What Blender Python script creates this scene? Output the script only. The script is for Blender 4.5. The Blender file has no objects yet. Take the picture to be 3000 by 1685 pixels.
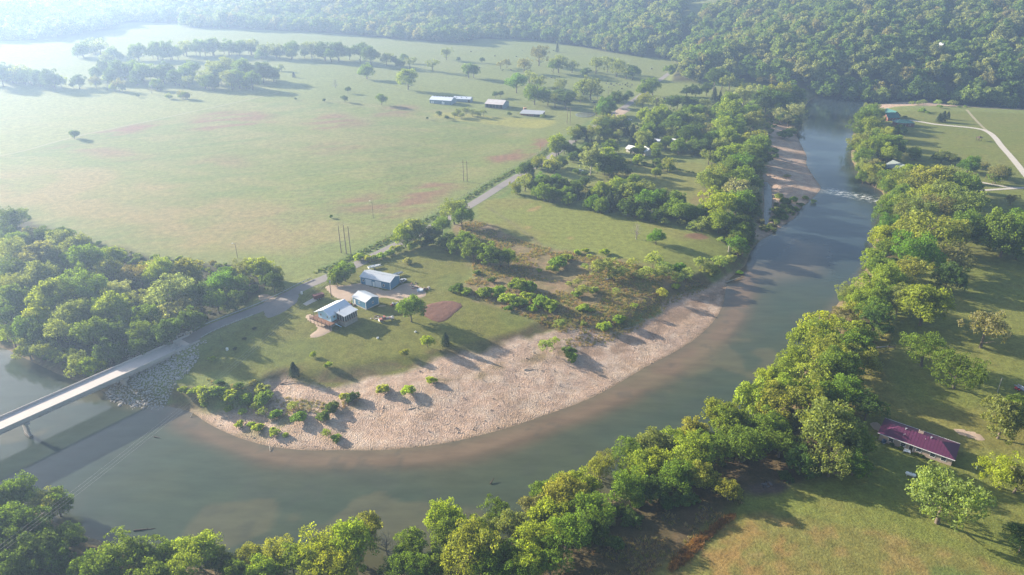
import bpy, math, random
import numpy as np
from mathutils import Vector, Matrix

rng = random.Random(11)
nrg = np.random.default_rng(11)
scene = bpy.context.scene
COL = scene.collection

# ------------------------------------------------------------------ camera, sky, sun, exposure
CAM_Z, PITCH, FPX = 134.0, 26.0, 2000.0            # 24 mm equivalent lens, water level is z = 0
cam_d = bpy.data.cameras.new('camera')
cam_d.sensor_width = 36.0
cam_d.lens = 24.0
cam_d.clip_start = 1.0
cam_d.clip_end = 9000.0
cam = bpy.data.objects.new('camera', cam_d)
COL.objects.link(cam)
cam.location = (0, 0, CAM_Z)
cam.rotation_euler = (math.radians(90 - PITCH), 0, 0)
scene.camera = cam

SUN_EL, SUN_AZ = 17.5, -61.0                        # azimuth clockwise from +Y: ahead and to the left
world = bpy.data.worlds.new('World')
scene.world = world
world.use_nodes = True
wn = world.node_tree
sky = wn.nodes.new('ShaderNodeTexSky')
sky.sky_type = 'NISHITA'
sky.sun_disc = False
sky.sun_elevation = math.radians(SUN_EL)
sky.sun_rotation = math.radians(SUN_AZ)
sky.dust_density = 1.5
wn.nodes['Background'].inputs['Strength'].default_value = 0.068
wn.links.new(sky.outputs['Color'], wn.nodes['Background'].inputs['Color'])

sun_d = bpy.data.lights.new('sun', 'SUN')
sun_d.energy = 5.0
sun_d.angle = math.radians(0.55)
sun_d.color = (1.0, 0.88, 0.72)
sun = bpy.data.objects.new('sun', sun_d)
COL.objects.link(sun)
_e, _a = math.radians(SUN_EL), math.radians(SUN_AZ)
SUN = Vector((math.sin(_a) * math.cos(_e), math.cos(_a) * math.cos(_e), math.sin(_e)))
sun.rotation_euler = SUN.to_track_quat('Z', 'Y').to_euler()
sun.location = (-300, 200, 400)

scene.view_settings.view_transform = 'Standard'
scene.view_settings.look = 'None'
scene.view_settings.exposure = 2.0
scene.view_settings.gamma = 1.0
cy = scene.cycles
cy.use_denoising = True
cy.max_bounces = 5
cy.diffuse_bounces = 3
cy.glossy_bounces = 2
cy.transmission_bounces = 3
cy.transparent_max_bounces = 6
cy.volume_bounces = 0
cy.caustics_reflective = False
cy.caustics_refractive = False
HAZE_DENSITY, HAZE_G = 0.00031, 0.5

# ------------------------------------------------------------------ from photograph pixels to the ground
_t = math.radians(PITCH)
CT, ST = math.cos(_t), math.sin(_t)
def ray(px, py):
    u, v = (px - 1500.0) / FPX, -(py - 842.5) / FPX
    return u, CT + v * ST, -ST + v * CT
def G(px, py, z=6.0):
    dx, dy, dz = ray(px, py)
    s = (z - CAM_Z) / dz
    return dx * s, dy * s
def GP(pts, z=6.0):
    return np.array([G(a, b, z) for a, b in pts])
def depth_of(x, y, z):
    return y * CT - (z - CAM_Z) * ST
def pairs(s):
    return [tuple(float(v) for v in p.split(',')) for p in s.split()]
def chaikin(P, n=2, closed=True):
    P = np.asarray(P, float)
    for _ in range(n):
        if closed:
            Q = np.roll(P, -1, 0)
            P = np.stack([.75 * P + .25 * Q, .25 * P + .75 * Q], 1).reshape(-1, 2)
        else:
            A, B = P[:-1], P[1:]
            M = np.stack([.75 * A + .25 * B, .25 * A + .75 * B], 1).reshape(-1, 2)
            P = np.vstack([P[:1], M, P[-1:]])
    return P
def seg_dist(x, y, P, closed=True):
    """distance to a polyline, and the sign (inside = True) for polygons"""
    d2 = np.full(x.shape, 1e18)
    ins = np.zeros(x.shape, bool)
    n = len(P)
    for i in range(n if closed else n - 1):
        ax, ay = P[i]
        bx, by = P[(i + 1) % n]
        ex, ey = bx - ax, by - ay
        L = ex * ex + ey * ey + 1e-12
        t = np.clip(((x - ax) * ex + (y - ay) * ey) / L, 0, 1)
        q = (x - ax - t * ex) ** 2 + (y - ay - t * ey) ** 2
        np.minimum(d2, q, out=d2)
        if closed:
            c = ((ay > y) != (by > y))
            if c.any():
                ins ^= c & (x < ex * (y - ay) / (ey if abs(ey) > 1e-12 else 1e-12) + ax)
    return np.sqrt(d2), ins
def sdf(x, y, P):
    d, i = seg_dist(x, y, P)
    return np.where(i, -d, d)
def sm(t):
    t = np.clip(t, 0, 1)
    return t * t * (3 - 2 * t)
_LAT = np.random.default_rng(5).random((256, 256))
def vnoise(x, y, s, o=0.0):
    x, y = np.asarray(x) / s + 37.3 + o * 17.1, np.asarray(y) / s + 11.7 + o * 29.3
    xi, yi = np.floor(x).astype(int), np.floor(y).astype(int)
    fx, fy = x - xi, y - yi
    fx, fy = fx * fx * (3 - 2 * fx), fy * fy * (3 - 2 * fy)
    a, b = _LAT[xi % 256, yi % 256], _LAT[(xi + 1) % 256, yi % 256]
    c, d = _LAT[xi % 256, (yi + 1) % 256], _LAT[(xi + 1) % 256, (yi + 1) % 256]
    return (a * (1 - fx) + b * fx) * (1 - fy) + (c * (1 - fx) + d * fx) * fy
def fbm(x, y, s, o=0.0, n=3):
    t, w, tot = 0, 1.0, 0
    for k in range(n):
        t = t + w * vnoise(x, y, s / 2 ** k, o + k)
        tot += w
        w *= .5
    return t / tot

# ------------------------------------------------------------------ outlines traced from the photograph
RIVER = chaikin(GP(pairs(
    '-900,800 -500,900 -250,950 0,1012 100,1062 200,1108 280,1132 330,1162 370,1184 450,1188 500,1190 560,1205 600,1235 650,1262 '
    '720,1290 800,1310 900,1320 1000,1318 1100,1320 1200,1312 1300,1300 1400,1278 1500,1250 1600,1215 1700,1180 1780,1142 '
    '1850,1100 1900,1070 1980,1030 2050,985 2100,930 2120,890 2125,850 2132,820 2170,790 2186,775 2196,740 2225,705 2262,685 '
    '2285,668 2300,655 2330,640 2342,612 2370,590 2400,562 2406,548 2390,528 2372,500 2360,480 2365,460 2350,430 2340,410 '
    '2332,395 2342,380 2352,340 2358,316 2366,298 2390,284 2440,278 2560,284 2690,288 2780,291 2860,298 2930,303 3000,309 3200,322 '
    '3500,338 3500,352 3200,334 3000,321 2900,315 2800,308 2730,301 2660,299 2600,302 2560,307 2540,318 2515,340 2505,356 '
    '2500,385 2497,430 2494,462 2508,492 2524,522 2555,545 2588,562 2592,590 2588,620 2578,655 2570,695 2558,735 2544,778 '
    '2526,806 2498,836 2470,872 2442,905 2428,930 2418,965 2388,1050 2328,1130 2258,1200 2158,1270 2040,1340 1900,1410 1760,1480 '
    '1600,1555 1440,1620 1300,1665 1100,1695 900,1705 700,1690 500,1650 360,1608 270,1580 190,1548 100,1500 0,1455 -200,1390 '
    '-500,1300 -900,1200'), 0.0), 1)
BAR1 = chaikin(GP(pairs(
    '520,1188 600,1205 650,1212 700,1198 760,1172 800,1152 835,1132 900,1142 1000,1140 1060,1130 1150,1110 1250,1086 1350,1075 1420,1056 '
    '1480,1036 1560,1015 1610,985 1660,970 1720,978 1800,985 1850,968 1905,930 1965,892 2020,862 2080,835 2130,805 2165,788 2190,780 2190,840 '
    '2170,930 2050,1040 1900,1110 1800,1170 1600,1240 1400,1310 1200,1345 900,1350 700,1310 560,1240'), 1.0), 2)
BAR2 = chaikin(GP(pairs(
    '2215,700 2205,685 2225,660 2240,610 2236,545 2242,480 2252,430 2258,385 2246,362 2285,352 2300,366 2325,388 2360,400 2390,470 '
    '2420,545 2390,600 2350,640 2310,665 2270,695'), 1.0), 2)
BAR3 = chaikin(GP(pairs(
    '2500,352 2512,335 2540,310 2600,298 2700,298 2800,304 2900,311 3000,318 3300,338 3300,348 3000,331 2880,324 2800,319 2700,319 2620,317 '
    '2565,326 2530,345 2512,372 2500,372'), 1.0), 2)
CHANNEL = chaikin(GP(pairs('2238,528 2258,540 2264,590 2256,640 2246,664 2236,650 2240,600 2236,560'), 0.0), 2)
HILL = GP(pairs(
    '-900,230 -300,190 0,162 100,160 230,148 330,128 390,110 530,111 560,124 780,125 900,128 1000,131 1150,141 1350,148 1400,136 1500,134 '
    '1620,142 1700,150 1760,160 1850,170 1960,179 1985,196 1962,222 1955,242 2050,246 2150,243 2250,252 2350,266 2420,272 2500,281 '
    '2690,285 2780,288 2860,295 3000,305 3300,322 3700,345'), 6.0)
HILL = np.vstack([HILL, [(1900, 560), (3200, 900), (3200, 4000), (-3200, 4000), (-3200, 900)]])
ROADC = np.array([G(541, 1004, 7.5)] + [G(a, b, 6.4) for a, b in pairs(
    '600,976 660,950 757,911 835,873 901,834 975,806 1134,729 1285,655 1404,585 1485,532 1613,460 1656,425 1738,374 1790,338 1835,311 1862,289 '
    '1905,252 1945,224 1985,196')])
ROADC = chaikin(ROADC, 2, False)
BR0, BR1 = np.array(G(541, 1004, 7.5)), np.array(G(0, 1244, 7.5))
BRD = (BR1 - BR0) / np.linalg.norm(BR1 - BR0)
DECK_Z = 7.5

def road_z(d_along):
    return 6.25 + 1.2 * (1 - sm(d_along / 75.0))
_RS = np.concatenate([[0], np.cumsum(np.linalg.norm(np.diff(ROADC, axis=0), axis=1))])
def road_near(x, y):
    """distance to the road's centre line and chainage of the foot point"""
    best = np.full(x.shape, 1e18)
    ch = np.zeros(x.shape)
    for i in range(len(ROADC) - 1):
        a, b = ROADC[i], ROADC[i + 1]
        e = b - a
        L = e @ e
        t = np.clip(((x - a[0]) * e[0] + (y - a[1]) * e[1]) / L, 0, 1)
        q = (x - a[0] - t * e[0]) ** 2 + (y - a[1] - t * e[1]) ** 2
        m = q < best
        best = np.where(m, q, best)
        ch = np.where(m, _RS[i] + t * math.sqrt(L), ch)
    return np.sqrt(best), ch

def height_full(x, y):
    x, y = np.asarray(x, float), np.asarray(y, float)
    dR = sdf(x, y, RIVER)
    dC = sdf(x, y, CHANNEL)
    dR = np.minimum(dR, dC)
    dB1, dB2, dB3 = sdf(x, y, BAR1), sdf(x, y, BAR2), sdf(x, y, BAR3)
    dU = np.minimum(np.minimum(dR, dB1), np.minimum(dB2, dB3))
    dRo = np.maximum(dR, 0)
    und = (fbm(x, y, 90, 1) - .5) * (0.7 + 9.0 * sm((y - 420) / 600) * sm((230 - x) / 200))
    base = np.minimum(0.105 * dRo, 3.9) + 0.04 * dRo / (dRo + .3) + (fbm(x, y, 9, 3, 2) - .5) * .5 * sm(dRo / 6)
    w = 6.0 + 5.0 * vnoise(x, y, 25, 7)
    top = 6.0 + und
    # the lawn slopes gently to the bar below the houses
    z = base + (top - base) * sm(np.maximum(dU, 0) / w) * (0.55 + 0.45 * sm(np.maximum(dU, 0) / 40))
    dH = -sdf(x, y, HILL)
    hh = np.maximum(dH, 0)
    rid = 0.62 + 0.85 * fbm(x, y, 420, 9, 3)
    z = z + 118 * (1 - np.exp(-hh / 430)) * rid
    rd, ch = road_near(x, y)
    rz = road_z(ch)
    near = rd < 90
    flat = sm((9.0 - rd) / 4.5) * (ch < _RS[-1] - 30)
    # embankment near the bridge, level bed elsewhere
    z = np.where(near, np.maximum(z, np.where(ch < 80, rz - np.maximum(rd - 4.2, 0) * 0.55, -9)), z)
    zr = np.where(ch < 80, rz, np.maximum(z, 6.0))
    z = np.where(near & (ch < 80), z * (1 - flat) + (rz - .03) * flat, z)
    # river bed
    z = np.where(dR < 0, np.maximum(0.12 * dR, -1.6), np.maximum(z, 0.03 * dRo))
    return z, dR, dU, dH, rd, ch, dB1, dB2, dB3
# ------------------------------------------------------------------ terrain grid and height look-up
def lines(*spans):
    out = []
    for a, b, s in spans:
        n = max(1, int(round((b - a) / s)))
        out += list(np.linspace(a, b, n, endpoint=False))
    return np.array(out + [spans[-1][1]])
GX = lines((-1800, -620, 24), (-620, -230, 5), (-230, 190, 1.35), (190, 430, 3.0), (430, 760, 8), (760, 1800, 26))
GY = lines((-80, 80, 10), (80, 330, 1.35), (330, 560, 2.3), (560, 760, 3.4), (760, 1300, 9), (1300, 2600, 26))
XX, YY = np.meshgrid(GX, GY, indexing='ij')
ZZ, DR, DU, DH, RD, CH, DB1, DB2, DB3 = height_full(XX.ravel(), YY.ravel())
ZG = ZZ.reshape(XX.shape)
def hgt(x, y, A=None):
    A = ZG if A is None else A
    x, y = np.atleast_1d(np.asarray(x, float)), np.atleast_1d(np.asarray(y, float))
    i = np.clip(np.searchsorted(GX, x) - 1, 0, len(GX) - 2)
    j = np.clip(np.searchsorted(GY, y) - 1, 0, len(GY) - 2)
    u = np.clip((x - GX[i]) / (GX[i + 1] - GX[i]), 0, 1)
    v = np.clip((y - GY[j]) / (GY[j + 1] - GY[j]), 0, 1)
    return (A[i, j] * (1 - u) + A[i + 1, j] * u) * (1 - v) + (A[i, j + 1] * (1 - u) + A[i + 1, j + 1] * u) * v
def h1(x, y):
    return float(hgt(x, y)[0])
def on_ground(px, py, z0=6.0):
    z = z0
    for _ in range(8):
        x, y = G(px, py, z)
        z = .5 * z + .5 * max(0.0, h1(x, y))
    return x, y, h1(x, y)

# ------------------------------------------------------------------ node helpers and materials
def nmat(name):
    m = bpy.data.materials.new(name)
    m.use_nodes = True
    nt = m.node_tree
    for n in list(nt.nodes):
        if n.type != 'OUTPUT_MATERIAL':
            nt.nodes.remove(n)
    return m, nt, nt.nodes['Material Output']
def N(nt, kind, **kw):
    n = nt.nodes.new(kind)
    for k, v in kw.items():
        if k in n.inputs:
            n.inputs[k].default_value = v
        else:
            setattr(n, k, v)
    return n
def noise(nt, vec, scale, detail=3.0, rough=.55):
    n = N(nt, 'ShaderNodeTexNoise')
    n.inputs['Scale'].default_value = scale
    n.inputs['Detail'].default_value = detail
    n.inputs['Roughness'].default_value = rough
    nt.links.new(vec, n.inputs['Vector'])
    return n
def ramp(nt, fac, stops):
    r = N(nt, 'ShaderNodeValToRGB')
    els = r.color_ramp.elements
    while len(els) < len(stops):
        els.new(.5)
    for e, (p, c) in zip(els, stops):
        e.position = p
        e.color = (*c, 1) if len(c) == 3 else c
    nt.links.new(fac, r.inputs['Fac'])
    return r
def mixc(nt, fac, a, b, mode='MIX'):
    n = N(nt, 'ShaderNodeMix', data_type='RGBA', blend_type=mode)
    for sock, v in ((n.inputs[0], fac), (n.inputs[6], a), (n.inputs[7], b)):
        if isinstance(v, (int, float)):
            sock.default_value = v
        elif isinstance(v, tuple):
            sock.default_value = (*v, 1)
        else:
            nt.links.new(v, sock)
    return n.outputs[2]
def mrange(nt, val, a, b, c, d):
    n = N(nt, 'ShaderNodeMapRange')
    nt.links.new(val, n.inputs[0])
    for i, v in enumerate((a, b, c, d)):
        n.inputs[i + 1].default_value = v
    return n.outputs[0]
def bumpn(nt, h, strength, dist):
    b = N(nt, 'ShaderNodeBump')
    b.inputs['Strength'].default_value = strength
    b.inputs['Distance'].default_value = dist
    nt.links.new(h, b.inputs['Height'])
    return b.outputs[0]

MATS = {}
def mat(name, col, rough=.8, var=.18, scale=1.5, col2=None, bump=0.0, bdist=.05, metal=0.0, spec=.3, stripes=None, wear=.5):
    """painted, wooden, metal, earth... surface: base colour with blotches, grain and fine relief"""
    if name in MATS:
        return MATS[name]
    m, nt, out = nmat(name)
    tc = N(nt, 'ShaderNodeTexCoord')
    v = tc.outputs['Object']
    n1 = noise(nt, v, scale, 4, .6)
    n2 = noise(nt, v, scale * 7.3, 3, .6)
    c2 = col2 or tuple(c * (1 - var * 1.6) for c in col)
    f = mrange(nt, n1.outputs['Fac'], .35, .68, 0, wear)
    c = mixc(nt, f, tuple(col), tuple(c2))
    g = mrange(nt, n2.outputs['Fac'], .25, .75, 1 - var, 1 + var)
    cg = N(nt, 'ShaderNodeCombineColor')
    for i in range(3):
        nt.links.new(g, cg.inputs[i])
    c = mixc(nt, 1.0, c, cg.outputs[0], 'MULTIPLY')
    p = N(nt, 'ShaderNodeBsdfPrincipled')
    p.inputs['Roughness'].default_value = rough
    p.inputs['Metallic'].default_value = metal
    p.inputs['Specular IOR Level'].default_value = spec
    if stripes:
        axis, per, depth = stripes
        w = N(nt, 'ShaderNodeTexWave', wave_type='BANDS', bands_direction=axis, wave_profile='SIN')
        w.inputs['Scale'].default_value = math.pi / (10 * per) * 1.0
        nt.links.new(v, w.inputs['Vector'])
        k = mrange(nt, w.outputs['Fac'], 0, .25, depth, 1)
        ck = N(nt, 'ShaderNodeCombineColor')
        for i in range(3):
            nt.links.new(k, ck.inputs[i])
        c = mixc(nt, 1.0, c, ck.outputs[0], 'MULTIPLY')
    nt.links.new(c, p.inputs['Base Color'])
    if bump:
        nt.links.new(bumpn(nt, n2.outputs['Fac'], bump, bdist), p.inputs['Normal'])
    nt.links.new(p.outputs[0], out.inputs['Surface'])
    MATS[name] = m
    return m

def mesh_np(name, V, F, material=None, smooth=False):
    """mesh from numpy arrays; F is (m, 3) or (m, 4)"""
    V, F = np.asarray(V, np.float32), np.asarray(F, np.int32)
    me = bpy.data.meshes.new(name)
    k = F.shape[1]
    me.vertices.add(len(V))
    me.vertices.foreach_set('co', V.ravel())
    me.loops.add(F.size)
    me.loops.foreach_set('vertex_index', F.ravel())
    me.polygons.add(len(F))
    me.polygons.foreach_set('loop_start', np.arange(0, F.size, k, dtype=np.int32))
    if smooth:
        me.polygons.foreach_set('use_smooth', np.ones(len(F), bool))
    me.update(calc_edges=True)
    if material:
        me.materials.append(material)
    return me
def link(name, me, parent=None, kind=None, label=None, cat=None, group=None):
    o = bpy.data.objects.new(name, me)
    COL.objects.link(o)
    o.parent = parent
    if kind:
        o['kind'] = kind
    if label:
        o['label'] = label
    if cat:
        o['category'] = cat
    if group:
        o['group'] = group
    return o
def vcolor(me, name, C):
    a = me.attributes.new(name, 'FLOAT_COLOR', 'POINT')
    C4 = np.ones((len(C), 4), np.float32)
    C4[:, :C.shape[1]] = C
    a.data.foreach_set('color', C4.ravel())
def vfloat(me, name, A):
    a = me.attributes.new(name, 'FLOAT', 'POINT')
    a.data.foreach_set('value', np.asarray(A, np.float32))

# ------------------------------------------------------------------ ground cover: which plant or soil grows where
X, Y = XX.ravel(), YY.ravel()
C = np.tile(np.array([.142, .168, .05]), (len(X), 1))
def paint(m, col):
    global C
    m = np.clip(m, 0, 1)[:, None]
    C = C * (1 - m) + np.array(col) * m
def poly(s, soft=2.0, wob=2.0, ws=9.0, z=6.0, smooth=2):
    P = chaikin(GP(pairs(s), z), smooth)
    pad = 20 + soft + wob
    box = (X > P[:, 0].min() - pad) & (X < P[:, 0].max() + pad) & (Y > P[:, 1].min() - pad) & (Y < P[:, 1].max() + pad)
    m = np.zeros(len(X))
    xs, ys = X[box], Y[box]
    d = sdf(xs, ys, P) + (fbm(xs, ys, ws, 2.5) - .5) * 2 * wob
    m[box] = sm(.5 - d / (2 * soft))
    return m
# broad hue drift of the meadows
n_big, n_mid, n_fine = fbm(X, Y, 120, 4), fbm(X, Y, 28, 6), fbm(X, Y, 7, 8)
ru = X * .36 + Y * .93
rv = X * .93 - Y * .36
streak = fbm(ru * 3.2, rv * .55, 38, 12)
paint(sm((n_big - .42) / .25) * .55, (.15, .165, .06))
paint(sm((n_mid - .5) / .25) * .4, (.125, .155, .045))
left_field = poly('-400,480 0,330 700,310 1300,320 1560,370 1480,500 1100,690 800,780 300,720 -400,640', 8, 6)
st2 = fbm(X * .5 + Y * .15, Y * 2.2 - X * .9, 26, 14)
paint(left_field * sm((streak - .42) / .2) * .6, (.185, .178, .072))
paint(left_field * sm((st2 - .48) / .16) * .65, (.118, .155, .048))
paint(left_field * sm((fbm(X * .7, Y * 2.4 - X, 9, 15) - .5) / .15) * .35, (.20, .185, .08))
# tan seed heads on the near side of the big field
tan = poly('-500,560 0,510 250,490 560,560 800,600 1010,640 990,690 800,770 500,700 100,600 -500,640', 16, 18, 30)
paint(tan * (.35 + .65 * sm((fbm(X, Y, 26, 21) - .30) / .25)) * .7, (.225, .175, .085))
# red sorrel drifts
red = np.zeros(len(X))
for s, k in (('230,400 300,392 470,365 480,375 380,402 300,410', 1.2), ('90,440 230,425 330,430 470,450 440,470 250,455', .7),
             ('520,370 640,340 800,350 830,375 700,385 560,395', 1.0), ('860,380 960,350 1060,352 1080,380 960,395', .85),
             ('1080,345 1200,318 1240,335 1100,360', .7), ('1440,470 1480,448 1560,420 1620,405 1615,425 1540,455 1470,480', 1.35),
             ('1150,590 1200,540 1330,510 1340,540 1240,600 1160,625', .95), ('1000,600 1100,560 1180,620 1090,650', .8),
             ('880,440 1000,425 1060,445 930,465', .45), ('520,480 650,460 760,480 640,500', .4)):
    red = np.maximum(red, k * poly(s, 9, 12, 22))
paint(red * sm((fbm(X * .45 + Y * .2, Y * 1.5 - X * .5, 12, 31) - .30) / .30) * .95, (.172, .104, .066))
paint(poly('-600,560 -100,470 80,442 260,398 480,358 640,328 820,292 800,250 400,285 0,265 -600,300', 4, 2) * .6, (.19, .20, .075))
# lush verge and mown strips
paint(poly('1255,350 1290,335 1420,345 1540,350 1640,352 1600,375 1560,378 1400,365', 3, 2), (.215, .215, .055))
paint(sm((14 - RD) / 6) * (CH > 75) * (CH < 420), (.10, .15, .04))
paint(sm((9 - RD) / 2) * sm((RD - 3) / 1.5) * (CH < 420) * .5, (.15, .16, .055))
# lawns between road and river
yard = poly('600,1010 900,860 1000,800 1150,740 1330,700 1390,790 1340,860 1560,930 1620,985 1480,1035 1300,1085 1100,1125 840,1130 640,1080 520,1100', 2, 2)
paint(yard, (.116, .124, .03))
paint(yard * sm((n_fine - .5) / .2) * .5, (.125, .122, .036))
paint(yard * sm((n_mid - .55) / .15) * .5, (.10, .13, .035))
paint(poly('1385,600 1480,575 1700,610 1900,650 2110,700 2150,760 2000,790 1860,765 1700,740 1500,690 1400,650', 3, 3), (.145, .165, .042))
paint(poly('1385,600 1480,575 1700,610 1900,650 2110,700 2150,760 2000,790 1860,765 1700,740 1500,690 1400,650', 3, 3) * sm((n_mid - .5) / .2) * .6, (.165, .15, .05))
paint(poly('1420,605 1440,612 1560,690 1590,720 1570,715 1520,670', 1.2, .8), (.13, .12, .06))
for q in ('1540,615 1590,600 1580,612 1550,622', '1530,668 1560,660 1555,672', '1660,695 1680,692 1675,702'):
    paint(poly(q, 1, 1, 3) * .8, (.24, .17, .075))
paint(poly('2005,685 2050,680 2080,690 2060,700 2010,697', .8, 1, 3), (.16, .10, .06))
paint(poly('1640,600 1800,470 2080,470 2090,560 2000,610 1800,540', 6, 4) * .7, (.15, .15, .04))
paint(poly('2000,610 2060,550 2090,545 2080,610', 2, 2) * .6, (.17, .13, .06))
# scrub with dead bluestem and brambles
scrub = poly('1335,650 1400,640 1500,690 1600,722 1750,745 1860,772 1980,792 2090,800 2050,815 1990,835 1900,880 1810,950 1650,965 1560,930 1420,885 1340,850 1390,790 1340,700', 3, 4)
paint(scrub, (.165, .135, .07))
paint(scrub * sm((fbm(X, Y, 9, 41) - .45) / .18) * .8, (.135, .145, .05))
paint(scrub * sm((fbm(X, Y, 5, 43) - .55) / .12) * .8, (.20, .145, .09))
paint(scrub * sm((fbm(X, Y, 14, 44) - .6) / .08) * .5, (.11, .08, .05))
# under the woods
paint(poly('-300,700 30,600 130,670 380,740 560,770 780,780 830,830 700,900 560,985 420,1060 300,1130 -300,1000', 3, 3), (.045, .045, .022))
# right bank: meadow, mown lawn, rough orange grass at the bottom
meadow = poly('2470,372 2560,330 2700,322 3300,345 3600,500 3600,1900 1400,1900 1500,1640 2000,1370 2420,1000 2520,850 2600,600', 3, 2)
paint(meadow, (.122, .142, .034))
paint(meadow * sm((n_mid - .48) / .2) * .5, (.142, .15, .04))
paint(meadow * sm((n_fine - .55) / .15) * .35, (.15, .145, .045))
paint(poly('2480,930 2600,930 2640,1000 2600,1100 2700,1200 3100,1180 3100,1340 2700,1330 2560,1240 2480,1100', 5, 4) * .8, (.145, .135, .04))
rough = poly('2120,1530 2200,1490 2330,1500 2480,1545 2650,1570 3000,1670 3200,1800 1500,1900 1700,1720 2000,1600', 1.5, 2)
paint(rough, (.138, .135, .04))
paint(rough * sm((fbm(X * .8, Y, 3.2, 51) - .45) / .25) * .6, (.20, .14, .055))
paint(rough * poly('2110,1540 2280,1520 2420,1580 2300,1700 2050,1800 1900,1750', 5, 6) * sm((fbm(X, Y, 4, 57) - .4) / .25) * .65, (.215, .13, .05))
paint(rough * sm((fbm(X, Y, 13, 53) - .55) / .12) * .7, (.085, .125, .035))
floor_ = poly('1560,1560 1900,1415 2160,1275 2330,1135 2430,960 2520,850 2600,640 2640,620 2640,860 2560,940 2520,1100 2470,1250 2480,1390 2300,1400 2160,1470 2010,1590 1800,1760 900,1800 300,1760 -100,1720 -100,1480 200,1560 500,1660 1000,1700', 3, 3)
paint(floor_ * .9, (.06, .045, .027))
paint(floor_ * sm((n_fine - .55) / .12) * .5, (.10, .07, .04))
paint(poly('2180,1420 2250,1395 2320,1420 2290,1450 2200,1450', 1, 1, 4), (.07, .055, .045))
paint(poly('2690,485 2850,500 2990,540 3000,560 2850,565 2700,530', 3, 3) * .4, (.13, .15, .04))
# bars and banks
near_sh = sm((10 - DR) / 8) * (DR > 0)
soil = sm((9.0 - DU) / 5) * (DU > 0) * (DH < 5)
paint(soil * .85 * sm((fbm(X, Y, 8, 61) - .3) / .25), (.12, .085, .05))
paint(soil * sm((fbm(X, Y, 8, 61) - .5) / .15) * .7, (.09, .10, .035))
bar = sm(.5 - np.minimum(np.minimum(DB1, DB2), DB3) / 3.6 - (fbm(X, Y, 9, 63) - .5) * 3.2 * sm((DR - 3) / 6))
paint(bar, (.365, .268, .205))
paint(bar * sm((fbm(ru, rv, 10, 65) - .5) / .15) * .6, (.30, .22, .155))
paint(bar * sm((fbm(X, Y, 4, 66) - .52) / .1) * .45, (.43, .355, .285))
paint(bar * sm((5 - DB1 - 5) / 3 + .2) * 0, (.4, .3, .2))
paint(poly('600,1200 720,1190 840,1130 1000,1140 1100,1120 1090,1160 980,1180 800,1230 690,1240', 3, 5) * sm((fbm(X, Y, 6, 67) - .5) / .15) * .8, (.13, .125, .055))
paint(poly('1250,1090 1420,1058 1560,1015 1640,975 1720,990 1640,1030 1480,1060 1330,1100', 2.5, 4) * sm((fbm(X, Y, 5, 68) - .47) / .15) * .75, (.15, .12, .06))
cut = poly('1650,1010 1790,985 1860,955 1930,905 2000,862 2080,830 2150,790 2170,800 2100,850 2000,910 1900,975 1800,1010', 1.5, 1.2)
paint(cut * sm((fbm(X, Y, 4, 69) - .3) / .2) * .85, (.21, .15, .11))
wet = sm((1.4 - DR) / 1.2) * (DR > -1)
paint(wet * .7, (.20, .15, .10))
paint(sm(-DR / .6), (.15, .115, .07))
paint(poly('2500,470 2530,520 2590,560 2600,580 2570,560 2535,545', 2.0, 1), (.40, .31, .24))
# woods on the hills
paint(sm(DH / 8), (.05, .048, .025))
paint(poly('1985,85 2000,68 2110,62 2125,80 2060,90 2005,98', 6, 4, z=30), (.13, .15, .055))

idx = np.arange(len(X)).reshape(XX.shape)
quads = np.stack([idx[:-1, :-1], idx[1:, :-1], idx[1:, 1:], idx[:-1, 1:]], -1).reshape(-1, 4)

m, nt, out = nmat('ground_cover')
geo = N(nt, 'ShaderNodeNewGeometry')
pos = geo.outputs['Position']
at = N(nt, 'ShaderNodeAttribute', attribute_name='cover')
ag = N(nt, 'ShaderNodeAttribute', attribute_name='stony')
nf, nm, nc = noise(nt, pos, 1.6, 4, .65), noise(nt, pos, .32, 4, .6), noise(nt, pos, 5.5, 3, .6)
mulv = N(nt, 'ShaderNodeMath', operation='MULTIPLY')
nt.links.new(mrange(nt, nf.outputs['Fac'], .25, .75, .66, 1.34), mulv.inputs[0])
nt.links.new(mrange(nt, nm.outputs['Fac'], .3, .7, .78, 1.22), mulv.inputs[1])
mul2 = N(nt, 'ShaderNodeMath', operation='MULTIPLY')
nt.links.new(mulv.outputs[0], mul2.inputs[0])
nt.links.new(mrange(nt, nc.outputs['Fac'], .25, .75, .8, 1.2), mul2.inputs[1])
cc = N(nt, 'ShaderNodeCombineColor')
for i in range(3):
    nt.links.new(mul2.outputs[0], cc.inputs[i])
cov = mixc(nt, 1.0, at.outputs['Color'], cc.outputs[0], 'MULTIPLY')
hue = noise(nt, pos, .9, 3, .6)
cov = mixc(nt, mrange(nt, hue.outputs['Fac'], .4, .75, 0, .35), cov, mixc(nt, 1.0, cov, (1.25, 1.0, .62), 'MULTIPLY'))
vor = N(nt, 'ShaderNodeTexVoronoi', feature='F1')
vor.inputs['Scale'].default_value = 2.6
nt.links.new(pos, vor.inputs['Vector'])
hmix = N(nt, 'ShaderNodeMix', data_type='FLOAT')
nt.links.new(ag.outputs['Fac'], hmix.inputs[0])
nt.links.new(nf.outputs['Fac'], hmix.inputs[2])
nt.links.new(vor.outputs['Distance'], hmix.inputs[3])
p = N(nt, 'ShaderNodeBsdfPrincipled')
p.inputs['Roughness'].default_value = .95
p.inputs['Specular IOR Level'].default_value = .08
nt.links.new(cov, p.inputs['Base Color'])
nt.links.new(bumpn(nt, hmix.outputs[0], .55, .35), p.inputs['Normal'])
nt.links.new(p.outputs[0], out.inputs['Surface'])
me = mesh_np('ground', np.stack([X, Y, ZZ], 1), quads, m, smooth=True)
vcolor(me, 'cover', C)
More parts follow.
